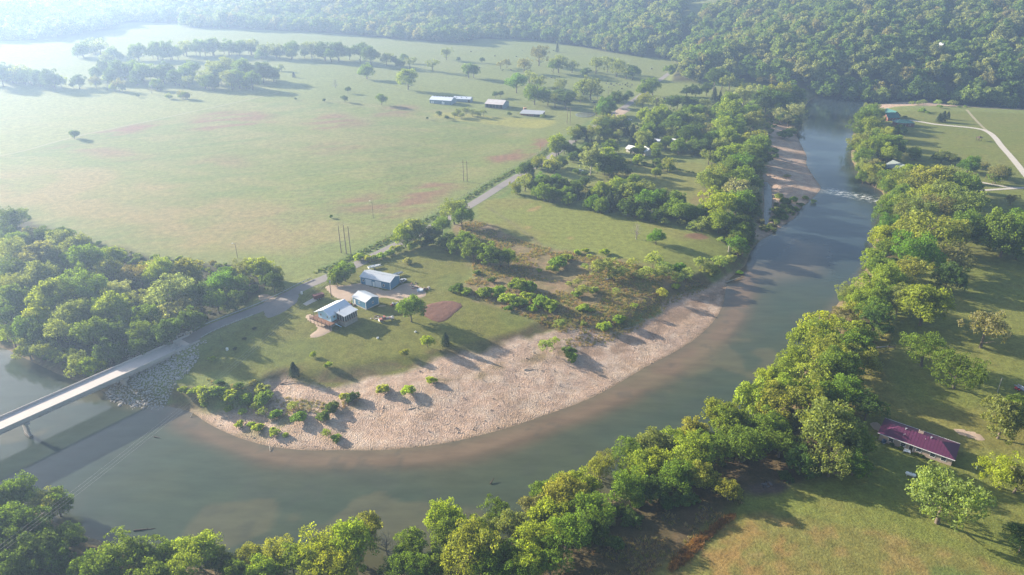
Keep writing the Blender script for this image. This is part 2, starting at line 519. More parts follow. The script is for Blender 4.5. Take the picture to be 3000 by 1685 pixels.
vfloat(me, 'stony', bar)
ground = link('ground', me, kind='structure')

# ------------------------------------------------------------------ river
keep = (DR < 4.0)
fk = keep[quads].any(1)
q = quads[fk]
used, inv = np.unique(q, return_inverse=True)
q = inv.reshape(-1, 4)
wx, wy, wdr = X[used], Y[used], DR[used]
db = np.minimum(np.minimum(DB1[used], DB2[used]), DB3[used])
W = np.tile(np.array([.046, .058, .032]), (len(used), 1))
def wpaint(m, col):
    global W
    m = np.clip(m, 0, 1)[:, None]
    W = W * (1 - m) + np.array(col) * m
fl = fbm(wx * .5 + wy * .2, wy - wx * .3, 16, 71)
wpaint(sm((fl - .4) / .3) * .6, (.036, .054, .036))
wpaint(sm((wy - 250) / 70) * .85, (.020, .034, .044))  # sky reflection put into the colour: bluer, darker water upstream
wpaint(sm((-95 - wx) / 40) * .6, (.032, .046, .044))  # left reach tinted blue-grey, its reflected sky painted in
db1 = DB1[used]
wpaint(sm(1 - db1 / 18) * .4 * sm((wx + 120) / 60), (.075, .066, .036))
wpaint(sm(1 - (db1 + (fl - .5) * 6) / 8), (.095, .068, .04))
wpaint(sm(1 - db1 / 3.0) * .6, (.15, .105, .065))
wpaint(sm(1 + wdr / 5.0) * .6, (.10, .085, .05))
sandy = fbm(wx, wy, 21, 73)
wpaint(sm((sandy - .60) / .06) * .4 * (wy < 230), (.115, .098, .052))
wpaint(sm((fbm(wx, wy, 6, 74) - .68) / .06) * .35, (.045, .052, .038))
PAR = GP(pairs('2180,780 2300,760 2330,700 2420,720 2400,800 2250,830'), 0)
wpaint(sm(.5 - sdf(wx, wy, PAR) / 16) * .6, (.13, .10, .065))
foam_line = GP(pairs('2440,560 2480,570 2540,580 2590,592'), 0)
fd, _ = seg_dist(wx, wy, foam_line, False)
FOAM = sm(1 - fd / 9.0)
foam2 = GP(pairs('2690,291 2720,294 2745,298'), 0)
fd2, _ = seg_dist(wx, wy, foam2, False)
FOAM = np.maximum(FOAM, sm(1 - fd2 / 6))
RIFF = np.maximum(sm((wy - 330) / 40) * sm((480 - wy) / 40), FOAM)

m, nt, out = nmat('river_water')
geo = N(nt, 'ShaderNodeNewGeometry')
pos = geo.outputs['Position']
at = N(nt, 'ShaderNodeAttribute', attribute_name='bed')
af = N(nt, 'ShaderNodeAttribute', attribute_name='foam')
ar = N(nt, 'ShaderNodeAttribute', attribute_name='riffle')
mp = N(nt, 'ShaderNodeMapping')
mp.inputs['Rotation'].default_value = (0, 0, .45)
mp.inputs['Scale'].default_value = (.35, 1.1, 1)
nt.links.new(pos, mp.inputs['Vector'])
n1 = noise(nt, mp.outputs[0], .25, 4, .6)
n2 = noise(nt, mp.outputs[0], 1.3, 3, .6)
n3 = noise(nt, mp.outputs[0], .8, 3, .7)
cc = N(nt, 'ShaderNodeCombineColor')
g = mrange(nt, n1.outputs['Fac'], .3, .7, .84, 1.16)
for i in range(3):
    nt.links.new(g, cc.inputs[i])
bedc = mixc(nt, 1.0, at.outputs['Color'], cc.outputs[0], 'MULTIPLY')
fm = N(nt, 'ShaderNodeMath', operation='MULTIPLY')
nt.links.new(af.outputs['Fac'], fm.inputs[0])
nt.links.new(mrange(nt, n3.outputs['Fac'], .53, .60, 0, 1), fm.inputs[1])
bedc = mixc(nt, fm.outputs[0], bedc, (.75, .75, .72))
p = N(nt, 'ShaderNodeBsdfPrincipled')
p.inputs['IOR'].default_value = 1.33
p.inputs['Specular IOR Level'].default_value = .5
nt.links.new(mrange(nt, ar.outputs['Fac'], 0, 1, .10, .22), p.inputs['Roughness'])
nt.links.new(bedc, p.inputs['Base Color'])
b = N(nt, 'ShaderNodeBump')
nt.links.new(n2.outputs['Fac'], b.inputs['Height'])
b.inputs['Distance'].default_value = .10
nt.links.new(mrange(nt, ar.outputs['Fac'], 0, 1, .10, .5), b.inputs['Strength'])
nt.links.new(b.outputs[0], p.inputs['Normal'])
nt.links.new(p.outputs[0], out.inputs['Surface'])
me = mesh_np('river', np.stack([wx, wy, np.zeros(len(used))], 1), q, m, smooth=True)
vcolor(me, 'bed', W)  # bed tints plus the painted sky blue upstream and left
vfloat(me, 'foam', FOAM)
vfloat(me, 'riffle', RIFF)
river = link('river', me, kind='structure')

# farm pond in the far field
PND = chaikin(GP(pairs('1682,338 1700,330 1725,328 1745,332 1742,340 1725,346 1700,346'), 6), 2)
zp = float(hgt(PND[:, 0], PND[:, 1]).max()) + .12
ctr = PND.mean(0)
Vp = np.vstack([[*ctr, zp]] + [[*a, zp] for a in PND])
Fp = np.array([[0, i + 1, (i + 1) % len(PND) + 1] for i in range(len(PND))])
pond_m = mat('pond_water', (.10, .10, .075), .12, .1, .1, spec=.5)
link('pond', mesh_np('pond', Vp, Fp, pond_m), kind='structure')

# ------------------------------------------------------------------ road, drives and bare patches: sheets laid on the ground
asphalt = mat('asphalt', (.20, .18, .165), .9, .12, .5, col2=(.15, .135, .13), bump=.3, bdist=.02)
gravel_m = mat('gravel_drive', (.36, .27, .20), .95, .16, .35, col2=(.27, .20, .15), bump=.6, bdist=.05)
white_gravel = mat('white_gravel', (.42, .385, .335), .95, .12, .4, col2=(.34, .31, .26), bump=.5, bdist=.05)
tilled = mat('tilled_soil', (.135, .065, .045), .97, .25, .8, col2=(.10, .048, .034), bump=1.0, bdist=.2)
def ribbon(name, P, half, material, lift, zf=None, step=2.0, kind='structure', wob=0.0):
    P = np.asarray(P, float)
    s = np.concatenate([[0], np.cumsum(np.linalg.norm(np.diff(P, axis=0), axis=1))])
    n = max(2, int(s[-1] / step))
    t = np.linspace(0, s[-1], n)
    px, py = np.interp(t, s, P[:, 0]), np.interp(t, s, P[:, 1])
    dx, dy = np.gradient(px), np.gradient(py)
    L = np.hypot(dx, dy)
    nx, ny = -dy / L, dx / L
    offs = np.linspace(-1, 1, 7)
    V, F = [], []
    for k in range(n):
        hw = half * (1 + wob * (vnoise(t[k], 3.0, 5.0) - .5))
        for o in offs:
            x, y = px[k] + nx[k] * o * hw, py[k] + ny[k] * o * hw
            z = h1(x, y) + lift if zf is None else zf(t[k], x, y)
            V.append((x, y, z))
    w = len(offs)
    for k in range(n - 1):
        for i in range(w - 1):
            a = k * w + i
            F.append((a, a + 1, a + w + 1, a + w))
    return link(name, mesh_np(name, V, F, material, True), kind=kind)
def road_surf(t, x, y):
    return max(road_z(t) + .02 if t < 78 else -9, h1(x, y) + .07)
ribbon('road', ROADC, 3.0, asphalt, .06, zf=road_surf)
def patch(name, P, material, lift=.07, step=1.2, kind='structure', wob=0.8, relief=0.0):
    """bare patch: a fine grid clipped to a polygon, draped on the ground"""
    P = np.asarray(P)
    xs = np.arange(P[:, 0].min() - 1, P[:, 0].max() + 2, step)
    ys = np.arange(P[:, 1].min() - 1, P[:, 1].max() + 2, step)
    A, B = np.meshgrid(xs, ys, indexing='ij')
    d = (sdf(A.ravel(), B.ravel(), P) + (fbm(A.ravel(), B.ravel(), 4, 81) - .5) * 2 * wob).reshape(A.shape)
    # shift rim vertices onto the outline so that the edge is clean
    z = hgt(A.ravel(), B.ravel()).reshape(A.shape) + lift - .35 * sm(np.clip((d + step * .2) / (step * 1.2), 0, 1))
    if relief:
        z = z + relief * sm(-d / 2) * (fbm(A.ravel() * 3, B.ravel() * 3, 2.5, 83).reshape(A.shape))
    ii = np.arange(A.size).reshape(A.shape)
    Q = np.stack([ii[:-1, :-1], ii[1:, :-1], ii[1:, 1:], ii[:-1, 1:]], -1).reshape(-1, 4)
    ok = (d.ravel()[Q] < step * 1.3).all(1)
    Q = Q[ok]
    us, iv = np.unique(Q, return_inverse=True)
    V = np.stack([A.ravel()[us], B.ravel()[us], z.ravel()[us]], 1)
    return link(name, mesh_np(name, V, iv.reshape(-1, 4), material, True), kind=kind)
def bc(s):
    return [(880 + a / 6.43, 760 + b / 6.43) for a, b in pairs(s)]
patch('gravel_yard', chaikin(GP(bc('440,520 600,480 720,500 900,470 1150,430 1400,520 1690,600 1900,450 2100,440 2330,540 2420,680 2050,770 1900,790 1750,740 1480,690 1420,760 1300,740 1150,620 960,740 960,820 850,770 600,690 540,600')), 2), gravel_m)
patch('house_path', chaikin(GP(bc('110,1030 230,1020 300,1150 520,1240 640,1330 560,1360 400,1440 150,1470 200,1400 330,1340 250,1200 100,1150')), 2), gravel_m)
patch('road_junction', chaikin(GP(pairs('770,925 800,880 835,858 870,860 880,880 850,900 820,920 790,935')), 1), asphalt, .09)
patch('field_entrance', chaikin(GP(pairs('750,868 775,862 800,872 820,880 790,893 765,885')), 1), gravel_m, .08)
patch('garden_plot', chaikin(GP(pairs('1234,902 1262,888 1311,878 1363,890 1330,918 1295,944 1262,936 1241,923')), 1), tilled, .10, .6, wob=.4, relief=.35)
patch('dirt_pad', chaikin(GP(pairs('2778,1258 2800,1252 2850,1265 2885,1285 2870,1292 2820,1278')), 1), gravel_m)
patch('sand_patch', chaikin(GP(pairs('2582,1240 2560,1228 2545,1238 2570,1262 2590,1262')), 1), gravel_m)
ribbon('lodge_drive', chaikin(GP(pairs('2612,352 2650,350 2700,357 2735,364 2800,370 2860,376 2892,384 2915,402 2935,430 2970,468 3010,520 3060,580')), 2, False), 2.1, white_gravel, .08)
ribbon('grass_track', chaikin(GP(pairs('2832,322 2845,338 2870,365 2893,385')), 2, False), 1.1, mat('track_soil', (.27, .24, .14), .95, .15, .5), .07)
ribbon('house_drive', chaikin(GP(pairs('2672,492 2690,500 2735,508 2800,521 2860,532 2920,543 2965,551 3050,550')), 2, False), 1.5, white_gravel, .08)
ribbon('lower_drive', chaikin(GP(pairs('2790,566 2840,561 2920,555 3000,551 3060,549')), 2, False), 1.3, white_gravel, .10)
ribbon('field_track', chaikin(GP(pairs('-60,468 80,442 160,420 260,398 380,376 480,358 560,342 640,328 730,310 820,292')), 2, False), .7, mat('pale_track_grass', (.24, .225, .12), .95, .15, .5), .09)
ribbon('farm_lane', chaikin(GP(pairs('1910,285 1950,290 2000,297 2040,302')), 1, False), 1.5, white_gravel, .09)
patch('farm_turnout', chaikin(GP(pairs('1806,320 1835,316 1850,324 1830,334 1815,345 1800,340')), 1), gravel_m, .12)
# ------------------------------------------------------------------ foliage materials
def foliage_mat(name, stops=None, trans=.47, attr=None):
    """leaves: tint from the object (or a random pick for a mass of trees), leaf-to-leaf and clump-to-clump variation, light passing through"""
    m, nt, out = nmat(name)
    oi = N(nt, 'ShaderNodeObjectInfo')
    geo = N(nt, 'ShaderNodeNewGeometry')
    tc = N(nt, 'ShaderNodeTexCoord')
    if attr:
        base = N(nt, 'ShaderNodeAttribute', attribute_type='INSTANCER', attribute_name=attr).outputs['Color']
    elif stops:
        base = ramp(nt, oi.outputs['Random'], stops).outputs[0]
    else:
        base = oi.outputs['Color']
    v1 = mrange(nt, geo.outputs['Random Per Island'], 0, 1, .62, 1.38)
    nz = noise(nt, tc.outputs['Object'], 2.3, 2, .5)
    v2 = mrange(nt, nz.outputs['Fac'], .3, .7, .72, 1.28)
    mm = N(nt, 'ShaderNodeMath', operation='MULTIPLY')
    nt.links.new(v1, mm.inputs[0])
    nt.links.new(v2, mm.inputs[1])
    cc = N(nt, 'ShaderNodeCombineColor')
    for i in range(3):
        nt.links.new(mm.outputs[0], cc.inputs[i])
    base = mixc(nt, 1.0, base, cc.outputs[0], 'MULTIPLY')
    tr = mixc(nt, 1.0, base, (1.6, 1.55, .5), 'MULTIPLY')
    d = N(nt, 'ShaderNodeBsdfDiffuse')
    t = N(nt, 'ShaderNodeBsdfTranslucent')
    nt.links.new(base, d.inputs['Color'])
    nt.links.new(tr, t.inputs['Color'])
    mx = N(nt, 'ShaderNodeMixShader')
    mx.inputs[0].default_value = trans
    nt.links.new(d.outputs[0], mx.inputs[1])
    nt.links.new(t.outputs[0], mx.inputs[2])
    nt.links.new(mx.outputs[0], out.inputs['Surface'])
    return m
LEAF = foliage_mat('leaves')
FARLEAF = foliage_mat('far_leaves', attr='tint')
NEEDLE = foliage_mat('needles', trans=.12)
FOREST = foliage_mat('forest_leaves', [(0, (.075, .125, .038)), (.25, (.11, .175, .046)), (.5, (.15, .21, .06)), (.72, (.175, .21, .08)), (.88, (.21, .235, .11)), (1, (.19, .175, .09))])
BARK = mat('bark', (.13, .105, .08), .95, .25, 3.0, bump=.6, bdist=.04)
PALE_BARK = mat('pale_bark', (.36, .33, .28), .9, .25, 3.0, bump=.4, bdist=.04)

# ------------------------------------------------------------------ crown and trunk shapes (unit radius, shared by many trees)
def sph(n, r):
    v = r.normal(size=(n, 3))
    return v / np.linalg.norm(v, axis=1, keepdims=True)
def leaves_mesh(name, C0, Nn, size, r, material, elong=1.45):
    n = len(C0)
    a = np.cross(Nn, sph(n, r))
    a /= np.linalg.norm(a, axis=1, keepdims=True) + 1e-9
    b = np.cross(Nn, a)
    s = size * r.uniform(.6, 1.35, (n, 1))
    V = np.stack([C0 - a * s * elong * .5, C0 + b * s * .42, C0 + a * s * elong * .5, C0 - b * s * .42], 1).reshape(-1, 3)
    F = np.arange(4 * n).reshape(-1, 4)
    return mesh_np(name, V, F, material)
def crown(name, seed, v=.85, lobes=6, clumps=80, per=90, leaf=.075, material=None, spread=.42, crad=(.15, .27), low=-.55, fill=.16):
    r = np.random.default_rng(seed)
    lc = np.zeros((lobes, 3))
    lr = r.uniform(.42, .66, lobes)
    ang = np.arange(lobes) * 2.4 + r.uniform(0, 6.3)
    for i in range(lobes):
        q = spread * (0 if i == 0 else r.uniform(.6, 1.15))
        lc[i] = (math.cos(ang[i]) * q, math.sin(ang[i]) * q, r.uniform(-.30, .38) * v if i else .25 * v)
    if lobes:
        lr[0] = .62
    pts, nor = [], []
    k = r.integers(0, lobes, clumps)
    d = sph(clumps * 3, r)
    d = d[d[:, 2] > low][:clumps]
    clumps = len(d)
    k = k[:clumps]
    cc_ = lc[k] + d * (lr[k] * r.uniform(.62, 1.02, clumps))[:, None] * np.array([1, 1, v])
    cr = r.uniform(*crad, clumps)
    for i in range(clumps):
        n = int(per * (cr[i] / .21) ** 2 * r.uniform(.6, 1.25))
        e = sph(n * 2, r)
        o = cc_[i] / (np.linalg.norm(cc_[i]) + 1e-6)
        e = e[(e @ o) > -.45][:n]
        pts.append(cc_[i] + e * (cr[i] * r.uniform(.55, 1.08, len(e)))[:, None] * np.array([1, 1, .8]))
        nn = e * .5 + o * .25 + np.array([0, 0, .08]) + sph(len(e), r) * .95
        nor.append(nn)
    nf = int(fill * sum(map(len, pts)))
    kk = r.integers(0, lobes, nf)
    pts.append(lc[kk] + sph(nf, r) * (lr[kk] * r.uniform(.2, .75, nf))[:, None] * np.array([1, 1, v]))
    nor.append(sph(nf, r))
    Pn, Nn = np.vstack(pts), np.vstack(nor)
    Nn /= np.linalg.norm(Nn, axis=1, keepdims=True)
    # normalise the horizontal radius
    q = np.quantile(np.hypot(Pn[:, 0], Pn[:, 1]), .90)
    Pn = Pn / q
    me = leaves_mesh(name, Pn, Nn, leaf, r, material or LEAF)
    return me
def conifer(name, seed, n=4200, leaf=.075, v=1.7, material=None, droop=.3):
    r = np.random.default_rng(seed)
    t = r.uniform(0, 1, n) ** .8
    lev = np.floor(t * 13) / 13 + r.uniform(0, .05, n)
    rad = (1 - lev) ** .8 * (.62 + .38 * np.abs(np.sin(t * 41))) * r.uniform(.55, 1.05, n)
    th = r.uniform(0, 2 * math.pi, n)
    wob = 1 + .22 * np.sin(th * 3 + lev * 9) + .12 * np.sin(th * 7 + lev * 31)
    rad = rad * wob
    P_ = np.stack([np.cos(th) * rad, np.sin(th) * rad, (lev * 2 - 1) * v - droop * rad], 1)
    Nn = np.stack([np.cos(th) * .6, np.sin(th) * .6, np.full(n, .7)], 1) + sph(n, r) * .6
    Nn /= np.linalg.norm(Nn, axis=1, keepdims=True)
    return leaves_mesh(name, P_, Nn, leaf, r, material or NEEDLE, 1.9)
def tube_arrays(path, radii, n=6):
    path = np.asarray(path, float)
    V, F = [], []
    for i, (q, rr) in enumerate(zip(path, radii)):
        d = path[min(i + 1, len(path) - 1)] - path[max(i - 1, 0)]
        d = d / (np.linalg.norm(d) + 1e-9)
        a = np.cross(d, (0.31, .95, .11))
        a /= np.linalg.norm(a) + 1e-9
        b = np.cross(d, a)
        for k in range(n):
            t = 2 * math.pi * k / n
            V.append(q + (a * math.cos(t) + b * math.sin(t)) * rr)
    for i in range(len(path) - 1):
        for k in range(n):
            F.append((i * n + k, i * n + (k + 1) % n, (i + 1) * n + (k + 1) % n, (i + 1) * n + k))
    return V, F
def merge(parts):
    V, F, o = [], [], 0
    for v, f in parts:
        V += list(v)
        F += [tuple(a + o for a in q) for q in f]
        o += len(v)
    return V, F
def trunk(name, seed, limbs=6, material=None, rad=.06, bare=False, start=.3):
    """trunk with limbs; radial unit = crown radius, vertical unit = crown radius, up to about 1.9"""
    r = random.Random(seed)
    parts = []
    top = 1.75
    path = [(0, 0, -.12)]
    x = y = 0
    for i in range(1, 7):
        x += r.uniform(-.05, .05)
        y += r.uniform(-.05, .05)
        path.append((x, y, top * i / 6))
    parts.append(tube_arrays(path, [rad * 1.5, rad, rad * .88, rad * .74, rad * .56, rad * .36, rad * .12]))
    for k in range(limbs):
        t = start + (.9 - start) * (k + r.random() * .6) / limbs
        b = np.array(path[min(6, int(t * 6))])
        a = k * 2.4 + r.random()
        L = r.uniform(.45, .8) * (1.1 - .5 * t)
        dz = r.uniform(.25, .6)
        p1 = b + np.array([math.cos(a) * L * .45, math.sin(a) * L * .45, dz * .35])
        p2 = b + np.array([math.cos(a + .25) * L, math.sin(a + .25) * L, dz * .9])
        rr = rad * (.62 - .35 * t)
        parts.append(tube_arrays([b, p1, p2], [rr, rr * .7, rr * .22], 5))
        if bare:
            for s_ in range(5):
                f = r.uniform(.3, 1)
                q = b + (p2 - b) * f
                e = np.array([r.uniform(-1, 1), r.uniform(-1, 1), r.uniform(.2, 1)])
                e = e / np.linalg.norm(e) * r.uniform(.18, .4)
                parts.append(tube_arrays([q, q + e * .5 + (0, 0, .02), q + e], [rr * .35, rr * .22, rr * .07], 4))
                for s2 in range(2):
                    e2 = e * .5 + np.array([r.uniform(-1, 1), r.uniform(-1, 1), r.uniform(0, 1)]) * .16
                    parts.append(tube_arrays([q + e * .5, q + e * .5 + e2], [rr * .18, rr * .05], 4))
    V, F = merge(parts)
    return mesh_np(name, V, F, material or BARK, True)

BROAD = [crown('crown_broad', 100 + i, v=.82 + .05 * (i % 3), lobes=5 + i % 3, clumps=95, per=78, leaf=.075, crad=(.13, .24)) for i in range(5)]
TALL = [crown('crown_tall', 140 + i, v=1.25, lobes=7, clumps=105, per=80, leaf=.078, spread=.34, crad=(.13, .24)) for i in range(3)]
OPEN = [crown('crown_open', 160 + i, v=.85, lobes=8, clumps=64, per=62, leaf=.072, spread=.6, crad=(.12, .21), fill=.03, low=-.35) for i in range(4)]
FINE = [crown('crown_fine', 180 + i, v=.95, lobes=6, clumps=120, per=85, leaf=.062, crad=(.10, .19)) for i in range(3)]
BIGOAK = [crown('crown_oak', 190 + i, v=.72, lobes=9, clumps=190, per=75, leaf=.05, spread=.58, crad=(.09, .17), fill=.1) for i in range(2)]
SMALL = [crown('crown_small', 200 + i, v=.95, lobes=4, clumps=40, per=48, leaf=.13, crad=(.18, .3)) for i in range(4)]
CONE = [conifer('crown_conifer', 220 + i, v=1.55 + .2 * i) for i in range(2)]
CEDAR = [conifer('crown_cedar', 230 + i, v=1.1, n=3600, leaf=.085, droop=.05) for i in range(2)]
BUSH = [crown('bush_foliage', 240 + i, v=.78, lobes=5, clumps=48, per=52, leaf=.12, spread=.5, crad=(.17, .3), low=-.2) for i in range(4)]
WILLOW = [crown('willow_foliage', 260 + i, v=1.05, lobes=6, clumps=60, per=46, leaf=.10, spread=.45, crad=(.12, .22), fill=.05, low=-.3) for i in range(3)]
TRUNKS = [trunk('trunk', 300 + i, 6 + i) for i in range(3)]
PTRUNKS = [trunk('trunk_pale', 310 + i, 7, PALE_BARK) for i in range(2)]
BARE = [trunk('bare_branches', 320 + i, 15, mat('grey_bark', (.27, .235, .20), .95, .2, 3.0), .05, True, .22) for i in range(2)]

# ------------------------------------------------------------------ trees and shrubs one by one
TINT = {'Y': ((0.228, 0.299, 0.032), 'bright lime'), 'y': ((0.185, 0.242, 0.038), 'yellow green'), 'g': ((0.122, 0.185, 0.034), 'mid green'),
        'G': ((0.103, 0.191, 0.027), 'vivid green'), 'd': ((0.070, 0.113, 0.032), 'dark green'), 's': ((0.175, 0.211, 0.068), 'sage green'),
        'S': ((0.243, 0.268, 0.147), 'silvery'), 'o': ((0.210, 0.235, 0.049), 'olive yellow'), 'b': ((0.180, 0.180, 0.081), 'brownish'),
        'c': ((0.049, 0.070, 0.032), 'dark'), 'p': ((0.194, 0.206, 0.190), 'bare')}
ORD = ('first second third fourth fifth sixth seventh eighth ninth tenth eleventh twelfth thirteenth fourteenth fifteenth sixteenth seventeenth '
       'eighteenth nineteenth twentieth').split() + [f'{a}-{b}' for a in ('twenty', 'thirty') for b in 'first second third fourth fifth sixth seventh eighth ninth'.split()]
def crown_place(px, py, r, kz):
    """crown centre pixel + radius in pixels -> base x, y, ground z, radius; the tree stands on the ground below its crown"""
    zg, R = 6.0, 4.0
    for _ in range(10):
        x, y = G(px, py, zg + kz * R)
        R = r * depth_of(x, y, zg + kz * R) / FPX
        zg = .5 * zg + .5 * max(.1, h1(x, y))
    return x, y, max(.05, h1(x, y)), R
def put(name, me, parent, loc=(0, 0, 0), sc=(1, 1, 1), rz=0.0, color=None):
    o = bpy.data.objects.new(name, me)
    COL.objects.link(o)
    o.parent = parent
    o.location = loc
    o.scale = sc
    o.rotation_euler = (0, 0, rz)
    if color:
        o.color = (*color, 1)
    return o
N_TREE = [0]
PLANS = []
FAR = []
def plant(*a, **k):
    PLANS.append((a, k))
def do_plant(far_below, zone, group, data, shrub=False, fixed=None):
    """data: 'x,y,r,code' crowns in photograph pixels"""
    items = []
    for t in data.split():
        a = t.split(',')
        items.append((float(a[0]), float(a[1]), float(a[2]), a[3]))
    items.sort(key=lambda q: q[0])
    if not shrub:
        far = [q for q in items if q[3][0] not in 'cp' and q[2] < far_below and not (fixed and q[:2] in fixed)]
        FAR.extend(far)
        items = [q for q in items if q not in far]
    seen = {}
    tot = {}
    for it in items:
        tot[it[3][0]] = tot.get(it[3][0], 0) + 1
    for px, py, r, code in items:
        c = code[0]
        form = code[1:] or ''
        rr = rng.random
        N_TREE[0] += 1
        i = N_TREE[0]
        seen[c] = seen.get(c, 0) + 1
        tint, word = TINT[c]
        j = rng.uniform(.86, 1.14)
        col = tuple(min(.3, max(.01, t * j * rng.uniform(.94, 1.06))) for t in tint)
        if shrub:
            kz = .50 if form != 'w' else .78
            col = tuple(t * 1.4 for t in col)
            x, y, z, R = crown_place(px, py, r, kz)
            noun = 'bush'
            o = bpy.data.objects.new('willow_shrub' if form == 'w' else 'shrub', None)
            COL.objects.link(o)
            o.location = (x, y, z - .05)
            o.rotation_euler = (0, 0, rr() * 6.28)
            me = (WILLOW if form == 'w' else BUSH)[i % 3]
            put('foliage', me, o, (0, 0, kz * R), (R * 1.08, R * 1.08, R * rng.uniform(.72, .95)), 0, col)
            put('stem', TRUNKS[i % 3], o, (0, 0, 0), (R * .5, R * .5, R * .55), rr() * 6)
            noun = 'willow shrub' if form == 'w' else 'bush'
        else:
            conif = c == 'c'
            kz = 1.75 if conif and form != 'r' else (1.25 if conif else (1.75 if form == 't' else (.98 if form == 'k' else 1.1)))
            x, y, z, R = crown_place(px, py, r, kz)
            nm = 'evergreen_tree' if conif else ('bare_tree' if c == 'p' else 'broadleaf_tree')
            o = bpy.data.objects.new(nm, None)
            COL.objects.link(o)
            o.location = (x, y, z - .1)
            o.rotation_euler = (0, 0, rr() * 6.28)
            if c == 'p':
                put('trunk', BARE[i % 2], o, (0, 0, 0), (R * 1.25, R * 1.25, R * 1.35))
                noun = 'tree'
            elif conif:
                me = (CEDAR if form == 'r' else CONE)[i % 2]
                put('crown', me, o, (0, 0, kz * R), (R, R, R), 0, col)
                put('trunk', TRUNKS[i % 3], o, (0, 0, 0), (R * .45, R * .45, R * 1.3), rr() * 6)
                noun = 'evergreen'
            else:
                if form == 't':
                    fam = TALL
                elif form == 'n':
                    fam = OPEN
                elif form == 'k':
                    fam = BIGOAK
                elif r < 15:
                    fam = SMALL
                elif c in 'sSob':
                    fam = FINE if rr() < .55 else (OPEN if rr() < .4 else BROAD)
                else:
                    fam = BROAD if rr() < .75 else FINE
                me = fam[i % len(fam)]
                R *= .86 if form == 'k' else 1.0
                put('crown', me, o, (0, 0, kz * R), (R * rng.uniform(.98, 1.14), R * rng.uniform(.98, 1.14), R * rng.uniform(.98, 1.2)), 0, col)
                put('trunk', (PTRUNKS[i % 2] if c == 'S' and form != 'k' else TRUNKS[i % 3]), o, (0, 0, 0), (R * .95, R * .95, R * kz / 1.12), rr() * 6)
                noun = 'tree'
        n = seen[c]
        which = 'only' if tot[c] == 1 else ORD[min(n - 1, len(ORD) - 1)]
        if fixed and (px, py) in fixed:
            o['label'] = fixed[(px, py)]
        elif tot[c] == 1:
            o['label'] = f'the only {word} {noun} {zone}'
        else:
            o['label'] = f'{which} {word} {noun} from left {zone}'
        o['category'] = 'shrub' if shrub else 'tree'
        o['group'] = group

plant('in the bottom left corner', 'trees in the bottom left corner',
      '58,1453,50,g 128,1473,42,s 165,1478,40,g 25,1530,55,g 78,1560,60,d 30,1610,60,d 117,1612,60,d 165,1650,50,d 45,1672,55,d 215,1572,27,d 185,1575,40,d -30,1470,50,g -40,1580,60,d')
plant('in the row along the bottom edge', 'trees along the near river bank',
      '272,1662,55,g 350,1630,62,g 420,1634,50,g 490,1630,45,g 575,1620,60,y 622,1628,40,s 536,1668,50,y 652,1660,35,d 718,1636,40,o 808,1637,48,o '
      '854,1650,48,y 776,1672,45,y 951,1610,60,Y 985,1657,60,Y 1039,1602,60,Y 1082,1548,36,ot 1132,1596,34,p 1016,1662,50,Y 1210,1606,45,gt 1217,1664,45,g '
      '1311,1517,52,Y 1322,1574,52,g 1454,1498,42,gn 1439,1540,40,s 1369,1622,75,o 1404,1558,45,y 1280,1650,45,g 1160,1672,40,d 920,1675,45,y 690,1680,40,g 300,1690,50,g 450,1690,50,g')
plant('in the near-bank belt', 'trees along the near river bank',
      '1505,1545,45,s 1606,1517,60,y 1594,1447,38,g 1563,1490,40,b 1668,1463,60,o 1652,1428,40,y 1707,1420,50,y 1757,1374,40,o 1780,1342,30,b '
      '1843,1327,45,g 1874,1374,50,y 1924,1311,50,s 1979,1300,50,y 1932,1366,55,y 1854,1428,55,g 1738,1494,60,g 1660,1564,60,g 1575,1591,60,y 1543,1642,60,y '
      '1613,1642,55,g 1485,1642,55,g 1738,1560,42,d 1913,1436,45,d 1430,1672,50,g 1520,1690,50,g '
      '2031,1280,50,o 2109,1218,50,y 2144,1253,60,g 2217,1175,60,y 2272,1183,55,o 2369,1175,60,o 2311,1156,50,y 2412,1164,50,g 2485,1160,50,g 2544,1191,45,d '
      '2252,1249,55,g 2039,1342,55,y 2097,1311,50,g 2175,1307,55,g 2291,1296,50,g 2408,1253,50,o 2505,1290,50,g 2505,1358,40,g 2350,1350,45,d 2050,1389,45,o 1990,1400,45,g')
plant('fronting the near-bank belt', 'trees along the near river bank',
      '2439,1262,72,s 2439,1342,62,s 2136,1436,36,o', fixed={(2136, 1436): 'small round olive-yellow tree alone beside the burn pile on the near bank'})
plant('near the purple-roofed house', 'yard trees around the purple-roofed house',
      '2778,1446,118,sk 2944,1375,70,Yk 2988,1400,52,bn 2944,1232,60,s 2992,1202,48,g 2998,1585,42,d',
      fixed={(2778, 1446): 'huge spreading oak with pale spring leaves in front of the purple-roofed house'})
plant('in the right-bank belt', 'trees on the right river bank',
      '2400,956,60,Yn 2388,990,58,y 2513,988,52,y 2505,1024,48,g 2427,1044,58,o 2334,1070,45,y 2458,1082,55,g 2252,1118,35,Y 2311,1106,45,y 2388,1106,55,o '
      '2536,1058,40,o 2555,983,20,s 2458,929,33,b 2505,913,35,o 2559,913,40,g 2485,867,25,s 2524,886,40,y 2551,847,45,y 2637,878,45,s 2598,874,40,g '
      '2606,816,45,y 2660,797,45,o 2583,781,40,g 2559,766,36,y 2598,700,38,Y 2695,746,60,G 2598,735,35,g 2718,680,78,o 2652,684,45,o 2777,688,50,o '
      '2691,626,50,s 2602,661,34,G 2602,630,38,g 2637,607,40,y 2660,634,40,s 2734,611,45,b 2819,603,58,s 2839,673,48,g 2707,587,45,o 2800,750,48,b 2780,813,40,d 2570,930,40,d')
